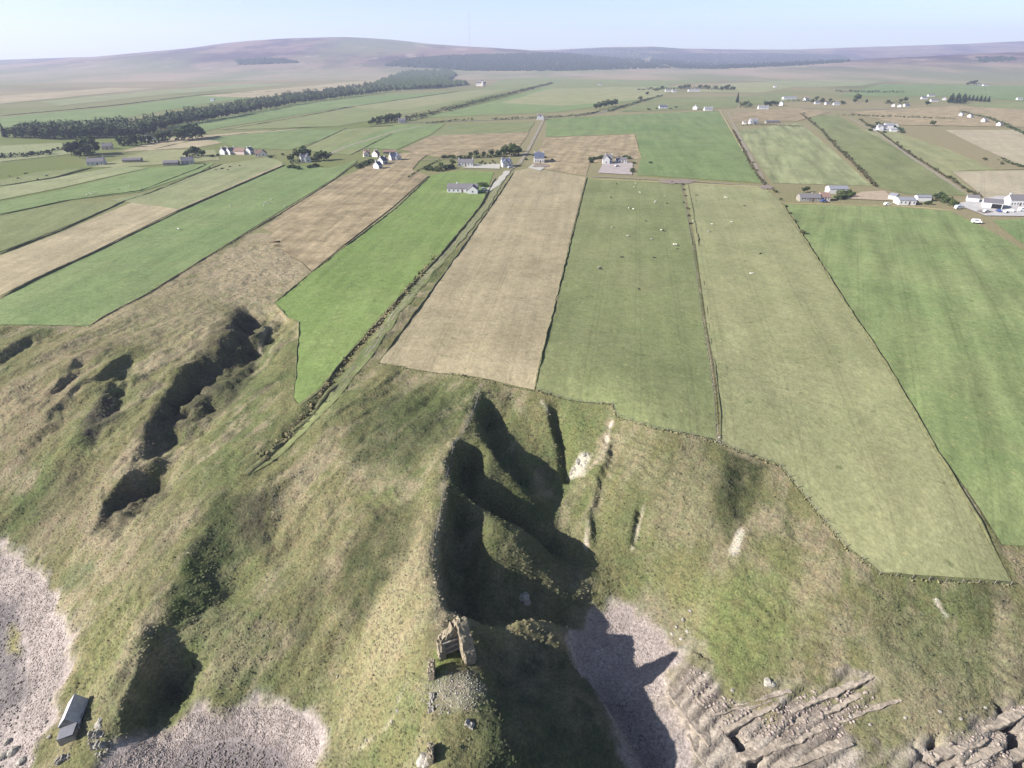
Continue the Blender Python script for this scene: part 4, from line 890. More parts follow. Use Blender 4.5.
house(463,191.5,30,'long low white bungalow with grey roof and garage on the green lawn', yaw=-3, D=8, nwin=6, chim=(-.4,), wings=((.36, -4.0, 8, 7, 2.6, 2.5, 90),))
house(466,165.5,15,'grey roofed cottage with a white gable below the row of trees', yaw=-2, D=7, nwin=4, wings=())
house(506,166,9,'white house with dark slate roofs and twin gables at the lane bend', yaw=12, D=7, h=3.6, roof='u', nwin=3, wings=((-.2, -4, 6, 5, 3.4, 2.4, 90), (.3, -3.5, 5, 5, 3.0, 2.2, 90)))
house(539,162,10,'tall white house with white gable and blue slate front roof beside lane', yaw=0, D=9, h=4.2, rise=3.6, roof='u', nwin=3, wings=((.0, 5, 7, 7, 5.0, 3.4, 90),))
house(608,163,8,'white house with steep gable at the back of the grey yard', yaw=-4, D=7, h=4, rise=3.2, nwin=3, wings=((-.3, -3.5, 6, 6, 4, 3, 90),))
house(621,162.5,11,'long white single storey outbuilding beside the steep gabled yard house', yaw=-4, D=5.5, rise=1.6, nwin=3, chim=(), name='outbuilding', cat='outbuilding')
house(367,156,6,'small cream cottage with brown roof above the dark slate cottages', yaw=20, D=6, wall='c', roof='b', nwin=2, wings=((-.2, -3, 5, 5, 2.6, 2.4, 90),))
house(376,156.5,5,'small cream gabled cottage beside a dark yard of ruins', yaw=70, D=6, wall='c', roof='b', nwin=2)
house(390,153.5,13,'low brown ruined byre in the plot beside the cream cottages', yaw=8, D=5, h=1.8, rise=1.4, wall='s', roof='b', nwin=0, chim=(), name='byre', cat='byre')
house(378,168.5,6,'white gabled cottage at the lower end of the slate roofed row', yaw=62, D=6, h=3, roof='u', nwin=2)
house(383,164,7,'white slate roofed cottage in the middle of the lower row', yaw=55, D=6.5, h=3.2, roof='u', nwin=3)
house(394,160,8,'white cottage with dark slate roof at the top of the lower row', yaw=30, D=6.5, h=3, roof='u', nwin=3, wings=((.4, -2, 6, 5, 3, 2.4, 90),))
house(225,154,7,'pale white cottage with tall gable first in the far pale row', yaw=70, D=6, h=3.2, roof='g', nwin=2)
house(232,154,8,'white cottage with two chimneys in the far pale row', yaw=55, D=6.5, h=3.2, roof='g', nwin=2)
house(241,154,11,'brown roofed barn joined to the far pale row of cottages', yaw=-5, D=8, h=3, roof='b', wall='p', nwin=0, chim=(), name='barn', cat='barn')
house(250,154,6,'white gable ended house beside the brown roofed barn', yaw=75, D=6, h=3.6, roof='s', nwin=2)
house(260,156,8,'cream brown roofed house at the end of the far pale row', yaw=15, D=7, h=2.8, wall='c', roof='b', nwin=2, wings=((.45, -1, 7, 6, 2.8, 2.6, 90),))
house(305,161.5,8,'white house with bright gables ringed by dark trees', yaw=25, D=6.5, h=3.4, roof='s', nwin=2, wings=((.3, -3, 6, 5, 3.4, 2.6, 90),))
house(97,164.5,15,'grey roofed farmhouse with one white gable below tall garden trees', yaw=14, D=8, h=2.8, wall='w', roof='g', nwin=3)
house(133,162,17,'row of low grey roofed sheds beside the farmhouse', yaw=12, D=6, h=2.2, rise=1.4, wall='s', roof='g', nwin=0, chim=(), name='shed', cat='shed')
house(172,165,14,'low grey roofed byre at the end of the small green field', yaw=10, D=6.5, h=2.3, rise=1.5, wall='s', roof='g', nwin=0, chim=(), name='byre', cat='byre')
house(188,163.5,11,'grey slate roofed cottage behind the low byre', yaw=20, D=6.5, h=2.7, wall='g', roof='s', nwin=2)
house(108,149,9,'pinkish farm cottage among trees at the wood edge', yaw=20, D=7, h=3, wall='p', roof='g', nwin=2)
house(150,140,8,'pale shed half hidden in the trees below the wood', yaw=10, D=7, h=2.6, wall='c', roof='g', nwin=0, chim=(), name='shed', cat='shed')
house(540,119.5,6,'lone white house with two gables at the head of the lane', yaw=0, D=7, h=4, rise=3.2, nwin=2, wings=((-.25, -3.5, 6, 5, 4, 3, 90), (.3, -3.5, 6, 5, 4, 3, 90)))
house(402,122.5,7,'grey house by dark trees at the shelter hedge end', yaw=12, D=7, h=3, wall='w', roof='g', nwin=2)
house(663,108.5,8,'dark roofed house with pale walls near two white houses', yaw=0, D=8, h=3, wall='g', roof='u', nwin=2)
house(695,109.5,5,'white gable ended house in front of the broad green field', yaw=70, D=8, h=4.5, nwin=2)
house(708,110.5,8,'long white bungalow beside the white gable ended house', yaw=0, D=8, h=3, roof='l', nwin=3)
house(668,91.5,6,'small far white house first in front of the inland tree belt', yaw=0, D=9, h=3.5, roof='g', nwin=0)
house(674,92,4,'tiny far white cottage second in front of the inland tree belt', yaw=0, D=8, h=3, roof='g', nwin=0)
house(694,91.5,12,'long low white building in front of the inland tree belt', yaw=0, D=9, h=3.5, roof='l', nwin=0, chim=())
house(753,123.5,8,'white farmhouse with pale roof on the tan ground above striped field', yaw=5, D=7, h=3.2, roof='l', wall='w', nwin=3, wings=((-.4, -3, 6, 5, 3, 2.4, 90),))
house(744,124,3,'tiny cream hut beside the white farmhouse on tan ground', yaw=0, D=4, h=2.4, rise=1.2, wall='c', roof='l', nwin=0, chim=(), name='hut', cat='hut')
house(772,123,14,'dark low stone steading beside the white farmhouse on tan ground', yaw=4, D=6, h=2, rise=1.3, wall='s', roof='s', nwin=0, chim=(), name='steading', cat='steading')
house(763,109,10,'bright white bungalow between two dark bush clumps', yaw=-3, D=8, h=3, roof='l', nwin=3)
house(781,105.5,5,'tall white house beside the second dark bush clump', yaw=60, D=8, h=4.5, roof='s', nwin=2)
house(789,99.5,13,'long pale roofed barn behind the tall white house', yaw=0, D=12, h=4, rise=2, wall='g', roof='l', nwin=0, chim=(), name='barn', cat='barn')
house(806,101,5,'small white house at the start of the crowded hamlet', yaw=20, D=8, h=4, roof='s', nwin=0)
for i, (px, py, wp, yw, wl_, rf_, lb) in enumerate([(817,104,6,0,'g','s','grey cottage in the hamlet under the tan field'),(827,104.5,5,10,'w','l','white cottage in the hamlet under the tan field'),(836,105,7,0,'g','l','pale roofed shed at the end of the hamlet'),
  (893,106.5,4,60,'w','s','small white gable first in the far trio'),(899,107,4,65,'w','s','small white gable second in the far trio'),(906,106.5,6,10,'w','s','longer white house third in the far trio'),
  (924,99,7,0,'w','s','white farmhouse of the big far farm'),(934,101.5,9,0,'w','l','long white shed of the big far farm'),(944,100,5,70,'g','l','grey gabled barn of the big far farm'),(931,96.5,8,0,'w','l','pale back shed of the big far farm'),
  (978,85,4,0,'g','s','grey farmhouse beside dark trees on the moor edge'),(985,86,6,0,'w','l','white shed on the moor edge farm'),
  (961,116,3,20,'w','l','small white cottage first on the sloping far road'),(970,117.5,4,20,'w','g','white cottage second on the sloping far road'),(984,122,5,20,'w','l','bright white cottage third on the sloping far road'),(999,126,4,20,'w','g','pale cottage last on the sloping far road'),
  (775,87.5,3,0,'w','l','tiny white house alone on the inland pasture'),(677,79,3,0,'w','l','tiny white house alone on the far tan moor'),(213,101,4,0,'w','l','tiny white house on the moor above the wood'),(600,85,4,0,'w','l','tiny pale shed in the far tan field'),
  (1019,100,6,0,'w','l','white bungalow at the far green field edge'),(915,127,0,0,'w','l','')]):
    if lb: house(px, py, wp*.85, lb, D=6 if py > 95 else 8, h=2.8, rise=2.3, yaw=yw, wall=wl_, roof='g' if rf_ == 'l' and i % 2 else rf_, nwin=0, chim=())
house(881,130,8,'white farmhouse in the middle of its own tree dotted yard', yaw=-5, D=7, h=3.6, roof='s', nwin=3, wings=((-.3, -3.5, 6, 6, 3.4, 2.6, 90),))
house(888,127.5,8,'white shed behind the yard farmhouse', yaw=-5, D=7, h=3, roof='l', nwin=0, chim=(), name='shed', cat='shed')
house(893,131.5,6,'small grey trailer shed at the corner of the farmhouse yard', yaw=-10, D=5, h=2.4, rise=1, wall='g', roof='l', nwin=0, chim=(), name='shed', cat='shed')
house(808,200.5,20,'long low stone longhouse with lichened pale roof at the crop field edge', yaw=-3, D=7, h=2.3, rise=2, wall='s', roof='g', nwin=3, chim=(0.3,))
house(823,200,9,'purplish roofed stone cottage joined to the longhouse end', yaw=-3, D=7, h=2.6, rise=2.2, wall='p', roof='b', nwin=2, chim=(1,))
house(836,192.5,18,'pale sheeted barn behind the stone longhouse', yaw=-4, D=8, h=3, rise=1.6, wall='g', roof='l', nwin=0, chim=(), name='barn', cat='barn')
house(904,203.5,16,'white bungalow with pale flat looking roof by the dark bush', yaw=-6, D=8, h=2.7, rise=1.3, roof='l', nwin=3, chim=())
house(922,200.5,13,'long white shed behind the pale roofed bungalow', yaw=-6, D=5, h=2.5, rise=1, roof='l', nwin=0, chim=(), name='shed', cat='shed')
house(893,199,7,'small white garage beside the pale roofed bungalow', yaw=-50, D=5, h=2.5, rise=1.2, roof='l', nwin=0, chim=(), name='garage', cat='garage')
house(991,207,16,'large grey roofed farm shed with dark open bay in the concrete yard', yaw=-32, D=11, h=3.4, rise=1.6, wall='g', roof='g', nwin=0, chim=(), big=5, name='shed', cat='shed')
house(1016,205,20,'long two storey white farmhouse with grey roof beyond the concrete yard', yaw=-4, D=7, h=3.8, rise=2.6, roof='g', nwin=6)
house(972,201,10,'low dark roofed store at the tree end of the concrete yard', yaw=-28, D=6, h=2.6, rise=1.2, wall='g', roof='g', nwin=0, chim=(), name='store', cat='shed')
# mansion with tower at the end of the wood
P = at(481, 86); o = empty('mansion', P); 
o.scale = (.62, .62, .62); mesh_obj('wall', gable_me('wall', 52, 16, 13, 8), WALL['c'], o); rf = mesh_obj('roof', roof_me('roof', 52, 16, 13, 8), ROOF['s'], o)
for s in (-20, -6, 20): c = mesh_obj('chimney', box_me('chimney', -1.2, 1.2, -1, 1, -1, 4), WALL['c'], rf); c.location = (s, 0, 21)
for s in (8,):
    c = mesh_obj('tower', gable_me('tower', 9, 9, 24, 7), WALL['c'], o); c.location = (s, -9, 0); mesh_obj('roof', roof_me('tower_roof', 9, 9, 24, 7), ROOF['s'], c)
for k in range(7):
    c = mesh_obj('window', frame_me, None, o); c.location = (-22+k*7, -8.05, 6); c.scale = (1.6, 1, 1.8); mesh_obj('pane', pane_me, None, c)
tag(o, 'large pale mansion with a tower at the inland end of the wood', 'mansion')
# radio mast on the hill
P = far_pt(470, 50); H_ = 265.; bm = bmesh.new()
def rod(bm, a, c, r):
    a, c = Vector(a), Vector(c); d = (c-a).normalized(); q = d.orthogonal().normalized()*r; s = d.cross(q)
    A = [bm.verts.new(a+v) for v in (q, s, -q, -s)]; B = [bm.verts.new(c+v) for v in (q, s, -q, -s)]
    for i in range(4): bm.faces.new((A[i], A[(i+1) % 4], B[(i+1) % 4], B[i]))
for k in range(3):
    a = k*2.094; rod(bm, (1.3*math.cos(a), 1.3*math.sin(a), 0), (1.1*math.cos(a), 1.1*math.sin(a), H_), .25)
for k in range(int(H_/4)):
    for j in range(3):
        a, c = j*2.094, (j+1)*2.094; rod(bm, (1.2*math.cos(a), 1.2*math.sin(a), k*4), (1.2*math.cos(c), 1.2*math.sin(c), k*4+4), .12)
o = empty('radio_mast', P); mesh_obj('lattice', bm_mesh(bm, 'lattice'), plain('mast_paint', (.45,.20,.17), .6, .1), o)
bm = bmesh.new()
for k in range(3):
    for z_ in (90, 175, 250):
        a = k*2.094+.4; rod(bm, (0, 0, z_), (z_*.6*math.cos(a), z_*.6*math.sin(a), -6), .08)
mesh_obj('guy_wire', bm_mesh(bm, 'guy_wire'), WIRE, o); tag(o, 'very tall thin lattice radio mast on the far ridge', 'mast')
# ------------------------------------------------------------------ garden and yard trees
T_ = plants
T_('d', [(453,166,5.5),(441,168,4.5)], 'dark dense tree left of the grey roofed cottage lawn edge', 'dark trees at the bungalow field corner', 5)
T_('b', [(428,170,4),(433,170.5,4),(438,171,4.5),(446,169,4.5),(450,168,4)], 'dark bush in the clump at the corner of the bungalow field', 'bushes at the bungalow field corner', 4, 1.0)
T_('d', [(476,157,7),(484,157.5,6),(491,156.5,7),(498,157,8),(504,156.5,9),(508,155,9),(512,156,10),(516,154.5,10),(519,155,9),(471,157.5,5.5),(512,152,9)], 'rounded dark tree in the row above the grey roofed cottage', 'trees above the grey roofed cottage', 8)
T_('b', [(444,158),(449,158),(454,158.3),(459,158.5),(464,158.5),(469,158.5)], 'small dark bush in the garden hedge line beside the cottage trees', 'garden hedge bushes', 3)
T_('b', [(480,164),(485,164.5),(490,164),(495,163.5),(482,162),(493,161.5)], 'garden shrub on the pale gravel between two houses', 'garden shrubs on gravel', 1.8)
T_('b', [(526,160),(534,156),(545,158),(552,160)], 'low shrub around the tall white slate roofed house', 'shrubs round the tall white house', 2)
T_('b', [(484,186.5,3.5),(480,186,3)], 'dark shrub behind the bungalow garage', 'shrubs behind the garage', 3)
T_('b', [(591,160),(594,159.5),(598,159),(602,158.5),(624,158.5),(628,159),(592,162.5)], 'dark garden shrub behind the white yard house', 'shrubs behind the yard house', 3.2)
T_('b', [(634,163.5),(632,170.5),(632,172)], 'small shrub at the edge of the grey yard', 'shrubs at the yard edge', 2.2)
T_('b', [(650,163.2,2.2)], 'lone dark bush in the broad green field near the grey yard', None, 2.2)
T_('b', [(362,166.5),(365,165),(368,163.5),(359,168),(371,162)], 'dark hedge bush beside the slate roofed cottage row', 'hedge bushes at the slate roofed row', 3.6)
T_('d', [(192,156,8),(197,156,9),(202,156.5,7),(187,158,6)], 'dark tree behind the grey slate roofed cottage', 'trees behind the slate cottage', 8)
T_('b', [(212,157),(217,156),(270,158),(283,155)], 'garden shrub beside the far pale cottages', 'shrubs by the far pale cottages', 2.5)
T_('d', [(292,162,8),(298,160,10),(304,157,11),(309,158,9),(318,161,9),(324,160,9),(329,160,7)], 'dark tree in the ring around the bright gabled house', 'trees round the bright gabled house', 9)
T_('b', [(290,168),(295,168.5),(310,168),(314,167),(318,166.5),(300,169.5)], 'bush in front of the bright gabled house', 'bushes by the bright gabled house', 3.5)
T_('b', [(205,165),(210,168),(216,170),(222,169),(230,167),(240,166),(228,170)], 'brown scrub clump in the pale strip field', 'scrub in the pale strip field', 1.2)
T_('d', [(72,156,12),(78,155,13),(84,154,14),(90,154,16),(94,155,15),(80,158,10),(90,157,13)], 'tall dark tree above the grey roofed farmhouse', 'tall trees above the farmhouse', 14)
T_('d', [(122,146,10),(130,147,10),(136,145,11),(142,144,11),(150,143,10),(158,142,10),(165,141,10),(170,140,10)], 'dark tree along the lane below the wood', 'lane trees below the wood', 10)
T_('d', [(178,141,13),(184,140,15),(190,139,16),(196,138.5,16),(202,137.5,13),(193,140,14)], 'broad tree in the isolated clump at the lane end', 'isolated clump at the lane end', 15)
T_('d', [(374,124,9),(380,123,10),(387,122.5,11),(393,122,12),(398,121,12),(371,125,7)], 'dark tree by the grey house at the shelter hedge end', 'trees at the shelter hedge end', 10)
T_('d', [(596,110,11),(600,109,12),(604,108,13),(608,107,14),(612,106.5,13),(615,106,12)], 'dark tree of the wedge clump beside the inland road', 'wedge clump by the inland road', 12)
T_('d', [(640,101,9),(647,95,8),(657,92,12),(662,90,12),(680,90,12),(688,89,14),(700,89,12),(708,90,11),(715,90,12),(722,91,12),(727,90,15),(732,91,14),(684,89,13),(705,89,12)], 'dark tree of the belt behind the far white houses', 'tree belt behind the far white houses', 12)
T_('b', [(649,110),(656,109),(670,109),(676,107.5)], 'garden bush around the dark roofed house', 'bushes round the dark roofed house', 3)
T_('c', [(737,103,20)], 'tall lone dark conifer beside the first bush clump', None, 20, .8)
T_('d', [(742,107,9),(746,106,10),(750,107,9)], 'dark rounded tree of the first clump by the white bungalow', 'first clump by the white bungalow', 9)
T_('d', [(766,106,9),(771,106,10),(776,106,10)], 'dark rounded tree of the second clump by the white bungalow', 'second clump by the white bungalow', 9)
T_('d', [(812,103,9),(816,101,9),(822,103,10),(830,102,9),(842,105,8),(856,101,16),(855,103,10),(866,103,7)], 'dark tree among the hamlet houses', 'trees in the hamlet', 9)
T_('d', [(888,104,8),(900,103,10),(905,102,10),(927,106,9)], 'dark tree by the far trio of white houses', 'trees by the far trio', 9)
T_('c', [(949,103,16),(952,103,16),(955,103.5,16),(958,103,16),(961,103.5,16),(964,103,15),(951,101,16),(957,101,16),(963,101.5,16)], 'dark conifer of the square block beside the big far farm', 'conifers of the square block', 16, 1.3)
T_('c', [(968,101,12),(972,101,12),(976,101.3,12),(980,101.5,12),(984,101.8,12),(988,102,12)], 'conifer of the lower strip running on from the square block', 'conifers of the lower strip', 12, 1.4)
T_('d', [(970,85,14),(974,85,16),(967,85.5,11)], 'dark tree beside the moor edge farm', 'trees by the moor edge farm', 14)
T_('b', [(873,128),(877,124),(893,126),(898,130),(870,131),(902,133),(868,126),(885,133)], 'bush in the white farmhouse yard', 'bushes in the farmhouse yard', 3)
T_('d', [(932,126,7)], 'lone round tree at the corner of the tan field', None, 7)
T_('d', [(803,192.5,4.2),(807,192,4.4)], 'dark rounded tree behind the stone longhouse', 'trees behind the stone longhouse', 4.2)
T_('b', [(838,199),(843,198.5),(847,197.5),(851,197,),(848,194),(843,195)], 'dark bush at the end of the stone longhouse', 'bushes at the longhouse end', 3.6)
T_('b', [(913,203,2.8)], 'dark bush in front of the pale roofed bungalow', None, 2.8)
T_('b', [(927,204.5,2.8)], 'dark bush alone on the bungalow lawn', None, 2.8)
T_('d', [(935,200,5),(939,201,5.5),(943,202,5.5),(947,204,5.5),(951,205.5,5),(954,207,4.5),(941,199,5)], 'dark tree in the row ending at the concrete yard', 'tree row ending at the concrete yard', 5)
# ------------------------------------------------------------------ animals
def animal_me(name, Lb, H, fat):
    bm = bmesh.new(); rings = []; xs = (-.5, -.44, -.2, .15, .38, .46, .56, .64, .72); zc = (.62, .64, .66, .65, .68, .76, .86, .84, .76); rr = (.05, .17, .23, .23, .19, .12, .10, .09, .04)
    for x_, z_, r0 in zip(xs, zc, rr):
        rings.append([bm.verts.new((x_*Lb, math.cos(a)*r0*fat*H, z_*H+math.sin(a)*r0*H*1.05)) for a in np.linspace(0, 2*math.pi, 9)[:-1]])
    for A, B in zip(rings[:-1], rings[1:]):
        for i in range(8): bm.faces.new((A[i], A[(i+1) % 8], B[(i+1) % 8], B[i]))
    bm.faces.new(rings[0][::-1]); bm.faces.new(rings[-1])
    for lx in (-.36, .30):
        for s in (-1, 1):
            a = [bm.verts.new((lx*Lb+dx*r0, s*.11*H*fat+dy*r0, z_)) for z_, r0 in ((.55*H, .055*H), (.28*H, .035*H), (0, .03*H)) for dx, dy in ((1, 1), (-1, 1), (-1, -1), (1, -1))]
            for q in (0, 4):
                for i in range(4): bm.faces.new((a[q+i], a[q+(i+1) % 4], a[q+4+(i+1) % 4], a[q+4+i]))
    for s in (-1, 1):
        v = [bm.verts.new(q) for q in ((.56*Lb, s*.08*H, .92*H), (.55*Lb, s*.18*H, .93*H), (.59*Lb, s*.09*H, .97*H))]; bm.faces.new(v)
    return bm_mesh(bm, name, True)
WOOL = plain('wool', (.46,.44,.37), 1, .1, 3, .05); DARKC = plain('dark_hide', (.035,.028,.024), .8, .2, 3)
sheep_me = animal_me('sheep', 1.45, .95, 1.35); sheep_me.materials.append(WOOL); dark_me = animal_me('sheep', 1.45, .95, 1.3); dark_me.materials.append(DARKC); cow_me = animal_me('cow', 2.2, 1.4, 1.0); cow_me.materials.append(DARKC)
def herd(me_, spots, name, label, group, cat):
    for px, py in spots:
        g = gpt(px, py); o = mesh_obj(name, me_); o.location = g; o.rotation_euler = (0, 0, random.uniform(0, 6.28)); o.scale = [random.uniform(.95, 1.2)]*3; tag(o, label, cat, group)
herd(sheep_me, [(635.7,184),(634,187.6),(665.6,196.4),(655.6,201.7),(628.7,209),(633.3,210),(661,231),(673.8,245.6),(676,246),(628,237),(599.3,269),(651.5,240),(655,203),(612,228),(640,193)], 'sheep', 'white sheep grazing in the long green field by the fence', 'white sheep in the long green field', 'sheep')
herd(dark_me, [(616.6,184.5),(610.7,198),(667,204),(645.7,222),(621.6,258.5),(653.9,258.8),(677,250),(663.5,231.5),(638.4,290),(600.7,270.4)], 'sheep', 'dark brown sheep grazing in the long green field by the fence', 'dark sheep in the long green field', 'sheep')
herd(sheep_me, [(725,198),(693,222),(712,225),(731.6,223),(708.7,232.3),(751,275),(727,198.6)], 'sheep', 'white sheep grazing in the tan pasture', 'white sheep in the tan pasture', 'sheep')
herd(dark_me, [(696.5,196),(744.5,206.5),(760,254.8)], 'sheep', 'dark brown sheep grazing in the tan pasture', 'dark sheep in the tan pasture', 'sheep')
herd(sheep_me, [(89.7,194),(92,194.6),(87,195.3),(95,193.2),(118,190),(130,187),(141,189)], 'sheep', 'white sheep in the small green field below the cottages', 'white sheep below the cottages', 'sheep')
herd(sheep_me, [(266,203),(269,204),(272,200),(285,206.5),(264,206),(231,206),(179,230)], 'sheep', 'white sheep in the far long green strip field', 'white sheep in the green strip field', 'sheep')
herd(cow_me, [(18.3,179),(26,174.6),(47,176.5),(38,180.5),(10,177)], 'cow', 'dark cow grazing in the narrow field by the bank', 'dark cattle', 'cow')
# ------------------------------------------------------------------ vehicles in the yard
PAINT_ = [plain('white_paint', (.75,.75,.75), .3, .02, 1, .5), plain('silver_paint', (.42,.43,.45), .3, .02, 1, .5), plain('red_paint', (.35,.04,.03), .3, .02, 1, .5), plain('blue_paint', (.05,.08,.22), .3, .02, 1, .5)]
TYRE = plain('tyre_rubber', (.02,.02,.02), .9, .05)
def vehicle(px, py, yaw, mat, label, van=False):
    g = gpt(px, py); o = empty('van' if van else 'car', (g[0], g[1], g[2]+.3), R(yaw)); H = 2.1 if van else 1.45; L = 5.0 if van else 4.2; bm = bmesh.new()
    prof = [(-L/2,.35),(-L/2,.95*H*.62),(-L*.44,H*.66 if not van else H*.95),(-L*.30,H),(L*.10 if not van else L*.24,H),(L*.26 if not van else L*.36,H*.62),(L*.47,H*.5),(L/2,.4)]
    A = [bm.verts.new((x_, -.85, z_)) for x_, z_ in prof]; B = [bm.verts.new((x_, .85, z_)) for x_, z_ in prof]; n = len(prof)
    bm.faces.new(A); bm.faces.new(B[::-1])
    for i in range(n): bm.faces.new((A[i], B[i], B[(i+1) % n], A[(i+1) % n]))
    bmesh.ops.recalc_face_normals(bm, faces=bm.faces[:]); mesh_obj('body', bm_mesh(bm, 'body'), PAINT_[mat], o)
    for s in (-1, 1): c = mesh_obj('side_window', box_me('side_window', -L*.28, L*.10, -.01, .01, H*.66, H*.92), GLASS, o); c.location = (0, s*.862, 0)
    for wx_ in (-L*.3, L*.3):
        for s in (-1, 1):
            bm = bmesh.new(); bmesh.ops.create_cone(bm, cap_ends=True, segments=12, radius1=.33, radius2=.33, depth=.22, matrix=Matrix.Translation((wx_, s*.80, .33)) @ Matrix.Rotation(math.pi/2, 4, 'X')); mesh_obj('wheel', bm_mesh(bm, 'wheel'), TYRE, o)
    return tag(o, label, 'van' if van else 'car')
vehicle(1022, 211.5, 5, 0, 'white van parked in front of the long two storey farmhouse', True)
vehicle(1005, 213, 40, 1, 'silver car parked beside the open farm shed'); vehicle(1010, 212, 120, 0, 'white car parked between the open shed and the farmhouse')
vehicle(986, 212.6, 10, 1, 'silver car parked at the mouth of the open shed'); vehicle(998, 212, 70, 3, 'dark blue car at the corner of the open shed'); vehicle(958, 209, 15, 0, 'white van parked beside the end tree of the row', True)
vehicle(976, 223.5, -15, 0, 'white van standing alone in the green field below the yard', True); vehicle(510, 168.5, 30, 1, 'silver car parked outside the twin gabled white house'); vehicle(484, 190.3, 20, 1, 'silver car parked on the bungalow drive')
vehicle(887, 205.5, 5, 0, 'white car parked at the garage by the pale bungalow'); vehicle(617, 167, 20, 1, 'silver car parked in the grey yard'); vehicle(824, 202.3, 0, 3, 'blue car parked below the purplish roofed cottage')
# ------------------------------------------------------------------ castle ruin
STONE = stone_mat('castle_stone', (.150,.122,.084), (.345,.29,.20), 2.4); STONED = stone_mat('inner_stone', (.13,.095,.070), (.24,.18,.13), 1.5); PALE = stone_mat('pale_stone', (.20,.18,.15), (.36,.33,.275), 1.2)
def ragged_wall(name, a, c, th, tops, zb, mat, parent=None, org=None, seed=1, step=.35):
    """thick broken rubble wall from a to c; tops = heights of its broken top along the way"""
    g = random.Random(seed); a, c = Vector(a[:2]), Vector(c[:2]); L = (c-a).length; n = max(4, int(L/step)); d = (c-a)/L; nn = Vector((-d.y, d.x)); bm = bmesh.new(); rows = []
    org = org or (0, 0, 0); K = 4
    us = np.linspace(0, 1, n+1); tz = np.interp(us, np.linspace(0, 1, len(tops)), tops); M = 20
    for i, u in enumerate(us):
        tp = tz[i]+g.uniform(-.5, .3); row = []
        prof = [(-.5, zb+(tp-zb)*k/M) for k in range(M+1)]+[(-.5+(k+1)/K, tp+g.uniform(-.22, .22)) for k in range(K-1)]+[(.5, zb+(tp-zb)*k/M) for k in range(M, -1, -1)]
        for o_, z_ in prof:
            q = a+d*(u*L+g.uniform(-.05, .05))+nn*(o_*th+g.uniform(-.15, .15)); row.append(bm.verts.new((q.x-org[0], q.y-org[1], z_-org[2]+g.uniform(-.05, .05))))
        rows.append(row)
    for A, B in zip(rows[:-1], rows[1:]):
        for j in range(len(A)-1): bm.faces.new((A[j], A[j+1], B[j+1], B[j]))
    bm.faces.new(rows[0]); bm.faces.new(rows[-1][::-1]); bmesh.ops.recalc_face_normals(bm, faces=bm.faces[:])
    return mesh_obj(name, bm_mesh(bm, name), mat, parent)
zb = hz(*at(452, 652, 21)[:2]); org = tuple(at(455, 650, zb)); zb_ = zb-3.0
Cn = at(460, 618, zb+7.0); E1 = at(471, 657, zb+1.0); E2 = at(439, 636, zb+4.6)
o = empty('castle_tower', org)
ragged_wall('side_wall', Cn, E1, 1.9, (zb+7.3, zb+6.9, zb+5.6, zb+4.2, zb+2.7, zb+1.0), zb_, STONE, o, org, 3)
dv = Vector((Cn[0]-E2[0], Cn[1]-E2[1])).normalized(); nv = Vector((dv.y, -dv.x))          # nv points into the tower
ragged_wall('back_wall', E2, (Cn[0]-dv.x*.2, Cn[1]-dv.y*.2), 1.25, (zb+4.1, zb+4.9, zb+5.6, zb+6.6, zb+7.2), zb_, STONE, o, org, 5)
Lw = math.hypot(Cn[0]-E2[0], Cn[1]-E2[1])
for k, z_ in enumerate((1.0, 2.2, 3.4)):
    bm = bmesh.new(); g = random.Random(k); n = 9
    for i in range(n):
        u = .12+.72*i/n; q = Vector((E2[0]-org[0], E2[1]-org[1]))+dv*(u*Lw); w_ = Lw*.72/n*.48
        M4 = Matrix.Translation((q.x+nv.x*.78, q.y+nv.y*.78, z_+zb-org[2]+g.uniform(-.05, .05))) @ Matrix.Rotation(math.atan2(dv.y, dv.x), 4, 'Z') @ Matrix.Diagonal((w_*2*g.uniform(.85, 1), .55*g.uniform(.8, 1.15), .28*g.uniform(.8, 1.2), 1))
        bmesh.ops.create_cube(bm, size=1, matrix=M4)
    mesh_obj('stone_ledge', bm_mesh(bm, 'stone_ledge'), PALE, o)
ragged_wall('end_return', E2, (E2[0]+nv.x*1.3, E2[1]+nv.y*1.3), 1.1, (zb+4.2, zb+3.4, zb+2.2), zb_, STONE, o, org, 7)
tag(o, 'roofless broken stone castle tower on the cliff edge above the inlet', 'castle ruin')
def low_wall(pa, pc, th, tops, label, mat=STONE, seed=1, name='stone_wall', cat='wall', below=1.2):
    a, c = gpt(*pa), gpt(*pc); z0 = min(a[2], c[2])
    w_ = ragged_wall(name, a, c, th, [z0+q for q in tops], z0-below, mat, None, (a[0], a[1], z0), seed, .3); w_.location = (a[0], a[1], z0); return tag(w_, label, cat)
low_wall((432.5,671), (431.5,681), 1.0, (2.9, 2.9, 2.5), 'upright stone stub of a wall standing opposite the castle tower', STONE, 11)
low_wall((432.5,695), (431,714), .7, (.9, .7, .5), 'low turf capped wall footing running below the castle stub', PALE, 12)
low_wall((463,721), (474,728), .9, (.5, .9, .4), 'short pale tumbled wall remnant in the castle grass', PALE, 13)
low_wall((431,748), (431,766), .8, (2.2, 2.4, 1.6), 'thin standing wall fragment at the seaward end of the castle', STONE, 14)
def rock_me(name, seed, flat=.6, sub=2):
    bm = bmesh.new(); bmesh.ops.create_icosphere(bm, subdivisions=sub, radius=.5); g = random.Random(seed); off = Vector((g.uniform(0, 50), g.uniform(0, 50), 0))
    for v in bm.verts:
        n = mnoise.noise(v.co*2.2+off)*.28+mnoise.noise(v.co*5+off)*.12; v.co *= 1+n; v.co.z *= flat
        v.co = Vector([round(q/.12)*.12*.5+q*.5 for q in v.co])
    return bm_mesh(bm, name)
